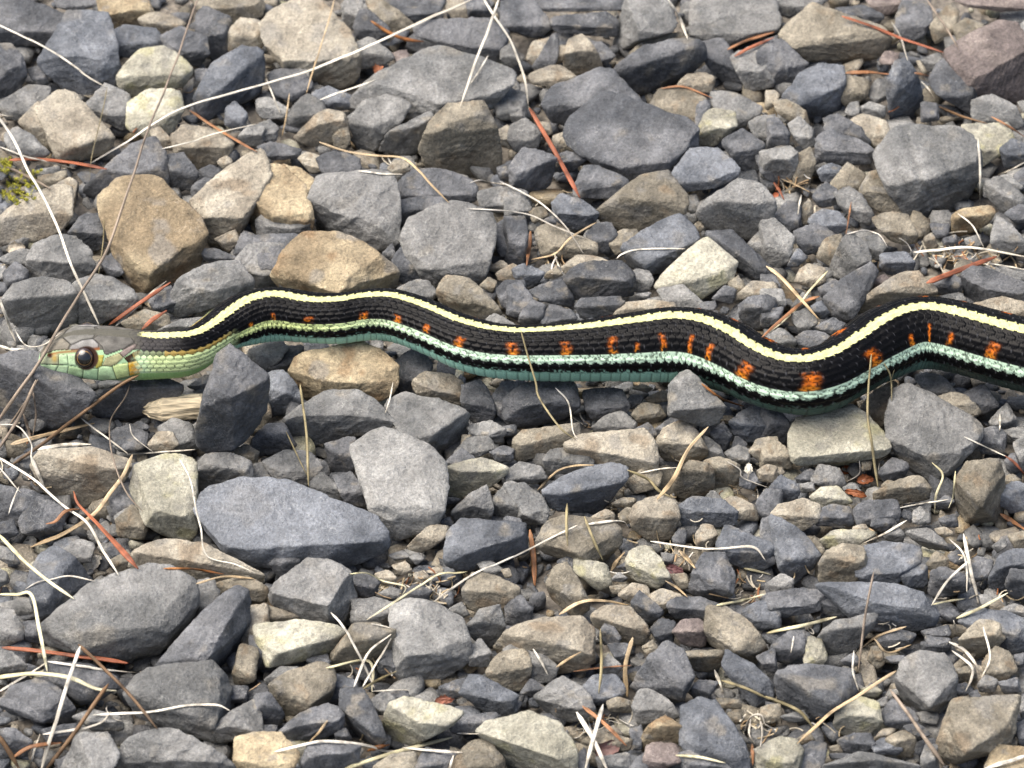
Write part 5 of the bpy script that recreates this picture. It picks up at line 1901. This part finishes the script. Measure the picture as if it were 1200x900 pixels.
# short broken straw and rootlets strewn in the hollows
def litter():
    r = np.random.default_rng(99)
    clumps = [(1130, 300, 60, 18, 70), (930, 215, 25, 8, 10), (650, 308, 26, 6, 14), (800, 655, 40, 22, 34), (1000, 735, 60, 30, 22), (860, 690, 40, 20, 26),
              (690, 640, 60, 25, 22), (500, 690, 60, 20, 24), (40, 560, 40, 40, 40), (60, 690, 50, 40, 22), (700, 850, 60, 40, 70), (500, 690, 60, 20, 40), (1050, 700, 150, 60, 90), (800, 600, 200, 80, 90), (250, 800, 200, 80, 70), (450, 200, 300, 120, 60), (950, 200, 150, 100, 50), (880, 850, 30, 30, 24),
              (1120, 660, 50, 40, 16), (960, 850, 50, 30, 18), (600, 250, 60, 30, 10), (450, 780, 50, 25, 14), (680, 500, 20, 12, 10)]
    vs = []; fs = []; cs = []; k = 0
    m = 5; an = np.linspace(0, 2 * math.pi, m, endpoint=False)
    for x, y, sx_, sy_, n in clumps:
        for i in range(n):
            c = np.array([x, y]) + (r.normal(0, .5, 2) if sx_ < 300 else r.uniform(-1, 1, 2)) * [sx_, sy_]
            L_ = r.uniform(5, 26); a = r.uniform(0, math.pi); bend = r.normal(0, 0.5)
            tt = np.linspace(-.5, .5, 6)
            q = c + np.stack([np.cos(a + bend * tt) * tt * L_, np.sin(a + bend * tt) * tt * L_], 1)
            dd = surf_depth(q)
            dd = np.minimum(np.full(6, np.median(dd)), dd) - 0.0002
            dd = np.convolve(np.pad(dd, 1, mode='edge'), [.3, .4, .3], 'valid')
            P = pt(q, dd)
            if abs(P[:, 2]).max() > 0.02 or P[:, 2].max() > -0.0065: continue
            T_ = np.gradient(P, axis=0); T_ /= np.linalg.norm(T_, axis=1, keepdims=True)
            S_ = np.cross(T_, [0, 0, 1.0]); S_ /= np.linalg.norm(S_, axis=1, keepdims=True) + 1e-9
            N_ = np.cross(S_, T_)
            w = r.uniform(0.5, 1.3) * PX
            V = (P[:, None] + S_[:, None] * np.cos(an)[None, :, None] * w + N_[:, None] * np.sin(an)[None, :, None] * w * .6).reshape(-1, 3)
            a_ = np.arange(5)[:, None] * m; b = np.arange(m)[None]; b2 = (b + 1) % m
            F = np.stack([a_ + b, a_ + b2, a_ + m + b2, a_ + m + b], -1).reshape(-1, 4)
            vs.append(V); fs.append(F + k); k += len(V)
            col_ = [(0.62, 0.56, 0.44), (0.50, 0.40, 0.25), (0.36, 0.25, 0.14), (0.66, 0.63, 0.56), (0.30, 0.12, 0.05)][r.choice(5, p=[.3, .25, .2, .15, .1])]
            cs.append(np.repeat(np.array([col_]) * r.uniform(.7, 1.1), len(V), 0))
    o = mesh_obj('straw_litter', np.concatenate(vs), np.concatenate(fs), np.concatenate(cs), M_STRAW)
    tag(o, 'short broken bits of straw and rootlets strewn in the hollows', 'litter', kind='stuff')
litter()
# ------------------------------------------------------------------ labels: landmark stones by hand, the others told apart from them
ANCH = [
 (178, 275, 'the golden tan boulder', 'rough golden tan boulder with grey chipped corner above the snake\'s head'),
 (392, 312, 'the rust-stained buff stone', 'rust-stained buff stone right behind the snake\'s first bend'),
 (342, 620, 'the long slate slab', 'long flat blue-grey slate slab, largest stone in front of the snake'),
 (470, 575, 'the pale grey boulder', 'big pale grey flat-topped boulder just right of the long slate slab'),
 (402, 436, 'the gold-brown block', 'speckled gold-brown block touching the underside of the snake'),
 (270, 470, 'the upright dark wedge', 'upright dark wedge-shaped stone overlapping the snake\'s neck from the front'),
 (392, 488, 'the undercut grey stone', 'long grey stone with undercut brown front below the gold-brown block'),
 (738, 160, 'the wide blue-grey slab', 'wide flat blue-grey slab near the top centre'),
 (1086, 203, 'the pale triangular slab', 'large pale grey triangular slab standing near the right edge'),
 (524, 285, 'the flecked grey stone', 'flat purple-grey stone with white flecks behind the snake'),
 (1092, 500, 'the jagged grey boulder', 'big jagged grey boulder under the snake\'s rearmost bend'),
 (975, 510, 'the long cream boulder', 'long cream speckled boulder directly below the snake\'s lowest bend'),
 (815, 317, 'the cream pointed stone', 'pale cream pointed stone just behind the snake\'s middle'),
 (416, 247, 'the two-tone grey stone', 'big grey stone with buff lower face above the rust-stained stone'),
 (368, 42, 'the brown-tan boulder', 'big brown-tan boulder under the long white stalk at the top'),
 (84, 146, 'the buff wedge', 'buff wedge-shaped stone with smooth faces near the upper left corner'),
 (180, 83, 'the yellow lichen stone', 'rounded stone tinted yellow-green by lichen, upper left'),
 (140, 718, 'the rough olive-grey boulder', 'large rough grey boulder at the lower left above the red needle'),
 (243, 745, 'the dark blade stone', 'dark blue-grey blade-like stone pointing up to the right, lower left'),
 (362, 692, 'the domed grey stone', 'grey stone with domed top and dark undercut front below the slate slab'),
 (347, 750, 'the cream-topped slab', 'low cream-topped slab below the domed grey stone'),
 (506, 752, 'the whitish boulder', 'whitish grey boulder with tan lower edge in the lower middle'),
 (567, 637, 'the blue-grey block', 'blue-grey block with dark sloping front right of the pale grey boulder'),
 (193, 585, 'the round cream stone', 'round cream stone with a brown smear left of the slate slab'),
 (322, 236, 'the ochre stone', 'ochre brown stone with dark base right of the tall buff stone'),
 (262, 235, 'the tall buff stone', 'tall leaning buff stone right of the golden tan boulder'),
 (1165, 80, 'the reddish boulder', 'reddish purple boulder at the top right edge'),
 (540, 168, 'the olive block', 'big blocky olive-grey stone with rounded corners, upper middle'),
 (500, 97, 'the wide grey slab', 'wide sloping grey slab with dark front under the white stalk'),
 (620, 872, 'the cream bottom boulder', 'large cream boulder cut by the bottom edge of the picture'),
 (648, 755, 'the wide tan slab', 'wide flat tan slab in the lower middle'),
 (1148, 855, 'the olive-brown block', 'olive-brown block with dark lower corner at the bottom right'),
 (838, 862, 'the blue bottom slab', 'large smooth blue-grey slab near the bottom edge'),
 (956, 812, 'the flat dark slab', 'flat dark grey slab left of the curved tan straw, lower right'),
 (1005, 840, 'the round lichen pebble', 'round pale greenish pebble touching the flat dark slab'),
 (988, 664, 'the egg-shaped pebble', 'egg-shaped olive-tan pebble on the right'),
 (932, 645, 'the triangular shard', 'dark blue-grey triangular shard left of the egg-shaped pebble'),
 (683, 573, 'the dark pointed block', 'dark blue pointed block under a curved tan straw'),
 (715, 535, 'the buff knuckle stone', 'buff knuckle-shaped stone in the middle below the snake'),
 (636, 473, 'the dark rounded boulder', 'dark rounded boulder pressed against the snake\'s belly, centre'),
 (752, 235, 'the brown-fronted stone', 'grey stone with shaded brown front below the wide blue-grey slab'),
 (775, 286, 'the blue triangle slab', 'flat blue-grey triangular slab carrying a thin white straw'),
 (210, 865, 'the bottom grey slab', 'long grey slab at the bottom left edge'),
 (210, 818, 'the smooth grey block', 'large smooth grey block crossed by a white straw, lower left'),
 (1147, 595, 'the tapered olive stone', 'tapered olive-grey stone near the right edge below the jagged boulder'),
 (22, 22, 'the corner slab', 'dark flat slab in the top left corner'),
 (96, 65, 'the blue-grey twin', 'large blue-grey stone right of the dark corner slab'),
 (500, 495, 'the tan-footed block', 'grey block with tan underside right of the undercut grey stone'),
 (768, 78, 'the dark ridged rock', 'long dark ridged rock above the wide blue-grey slab'),
 (970, 45, 'the two-part olive boulder', 'olive boulder with bluish right end near the top right'),
 (839, 410 + 60, 'the perched grey stone', 'grey pointed stone lapping over the snake\'s lower edge'),
]
CW = {'d': 'dark grey', 'B': 'blue-grey', 'g': 'mid grey', 'l': 'light grey', 'o': 'olive brown', 'b': 'buff', 't': 'golden tan', 'w': 'cream', 'p': 'purplish'}
info = []
for o, c, cls, A, P in stone_objs:
    s_ = math.sqrt(A)
    ext = np.ptp(P, axis=0)
    sz = 'large' if s_ > 70 else ('medium' if s_ > 42 else 'small')
    asp = ext[0] / max(ext[1], 1)
    shp = 'wide ' if asp > 1.75 else ('tall ' if asp < 0.72 else '')
    info.append([o, c, sz + ' ' + shp + CW[cls] + ' stone', P])
def inside(p, P):
    return bool(inpoly(np.array([p[0]], float), np.array([p[1]], float), P)[0])
anch = []; used = set()
for x, y, short, full in ANCH:
    best_ = None
    for k, (o, c, d, P) in enumerate(info):
        if k in used: continue
        e = np.hypot(c[0] - x, c[1] - y) - (40 if inside((x, y), P) else 0)
        if best_ is None or e < best_[0]: best_ = (e, k)
    k = best_[1]; used.add(k)
    anch.append((info[k][1], short))
    tag(info[k][0], full, 'stone', 'larger stones of the gravel bed')
DIRS = ['right', 'lower right', 'underside', 'lower left', 'left', 'upper left', 'upper side', 'upper right']
def octant(v):
    return int(round(math.atan2(v[1], v[0]) / (math.pi / 4))) % 8
def relate(items, cat, group, seen):
    """items: (object, centre, description). Pick a landmark to which it is the closest of its kind on that side."""
    for o, c, d in items:
        same = [q for q in items if q[2] == d]
        ranked = sorted(anch, key=lambda a: np.hypot(*(c - a[0])))
        lab = None
        for word, n_ in (('closest', 0), ('second closest', 1), ('third closest', 2)):
            for a, short in ranked[:9 if n_ == 0 else 6]:
                k = octant(c - a)
                riv = sorted(np.hypot(*(q[1] - a)) for q in same if octant(q[1] - a) == k)
                if riv.index(np.hypot(*(c - a))) == n_:
                    t = '%s %s to %s on its %s' % (d, word, short, DIRS[k])
                    if t not in seen and len(t.split()) <= 16:
                        lab = t; break
            if lab: break
        if not lab:
            a, short = ranked[0]
            lab = '%s near %s in the photo\'s %s part' % (d, short, 'upper' if c[1] < 450 else 'lower')
        seen.add(lab)
        tag(o, lab, cat, group)
seen = set()
relate([(o, c, d) for k, (o, c, d, P) in enumerate(info) if k not in used], 'stone', 'larger stones of the gravel bed', seen)
NW = {'grass_straw': 'straw', 'dry_stalk': 'dry stalk', 'pine_needle': 'pine needle', 'twig': 'twig', 'rootlet': 'rootlet'}
GW = {'grass_straw': 'dry grass straws strewn over the gravel', 'dry_stalk': 'dry stalks on the gravel', 'pine_needle': 'fallen pine needles', 'twig': 'twigs on the gravel', 'rootlet': 'curly white rootlets'}
by = {}
for o, kind, q in strand_objs:
    L_ = np.hypot(*np.diff(q, axis=0).T).sum()
    nm = KIND[kind][0]
    chord = np.hypot(*(q[-1] - q[0]))
    ln = 'long' if L_ > 130 else ('short' if L_ < 45 else 'mid-length')
    cv = ' curved' if chord < 0.93 * L_ else ''
    by.setdefault(nm, []).append((o, q[len(q) // 2], '%s%s %s %s' % (ln, cv, KIND[kind][4], NW[nm])))
for nm, items in by.items():
    relate(items, NW[nm].split()[-1] if nm != 'pine_needle' else 'needle', GW[nm], seen)
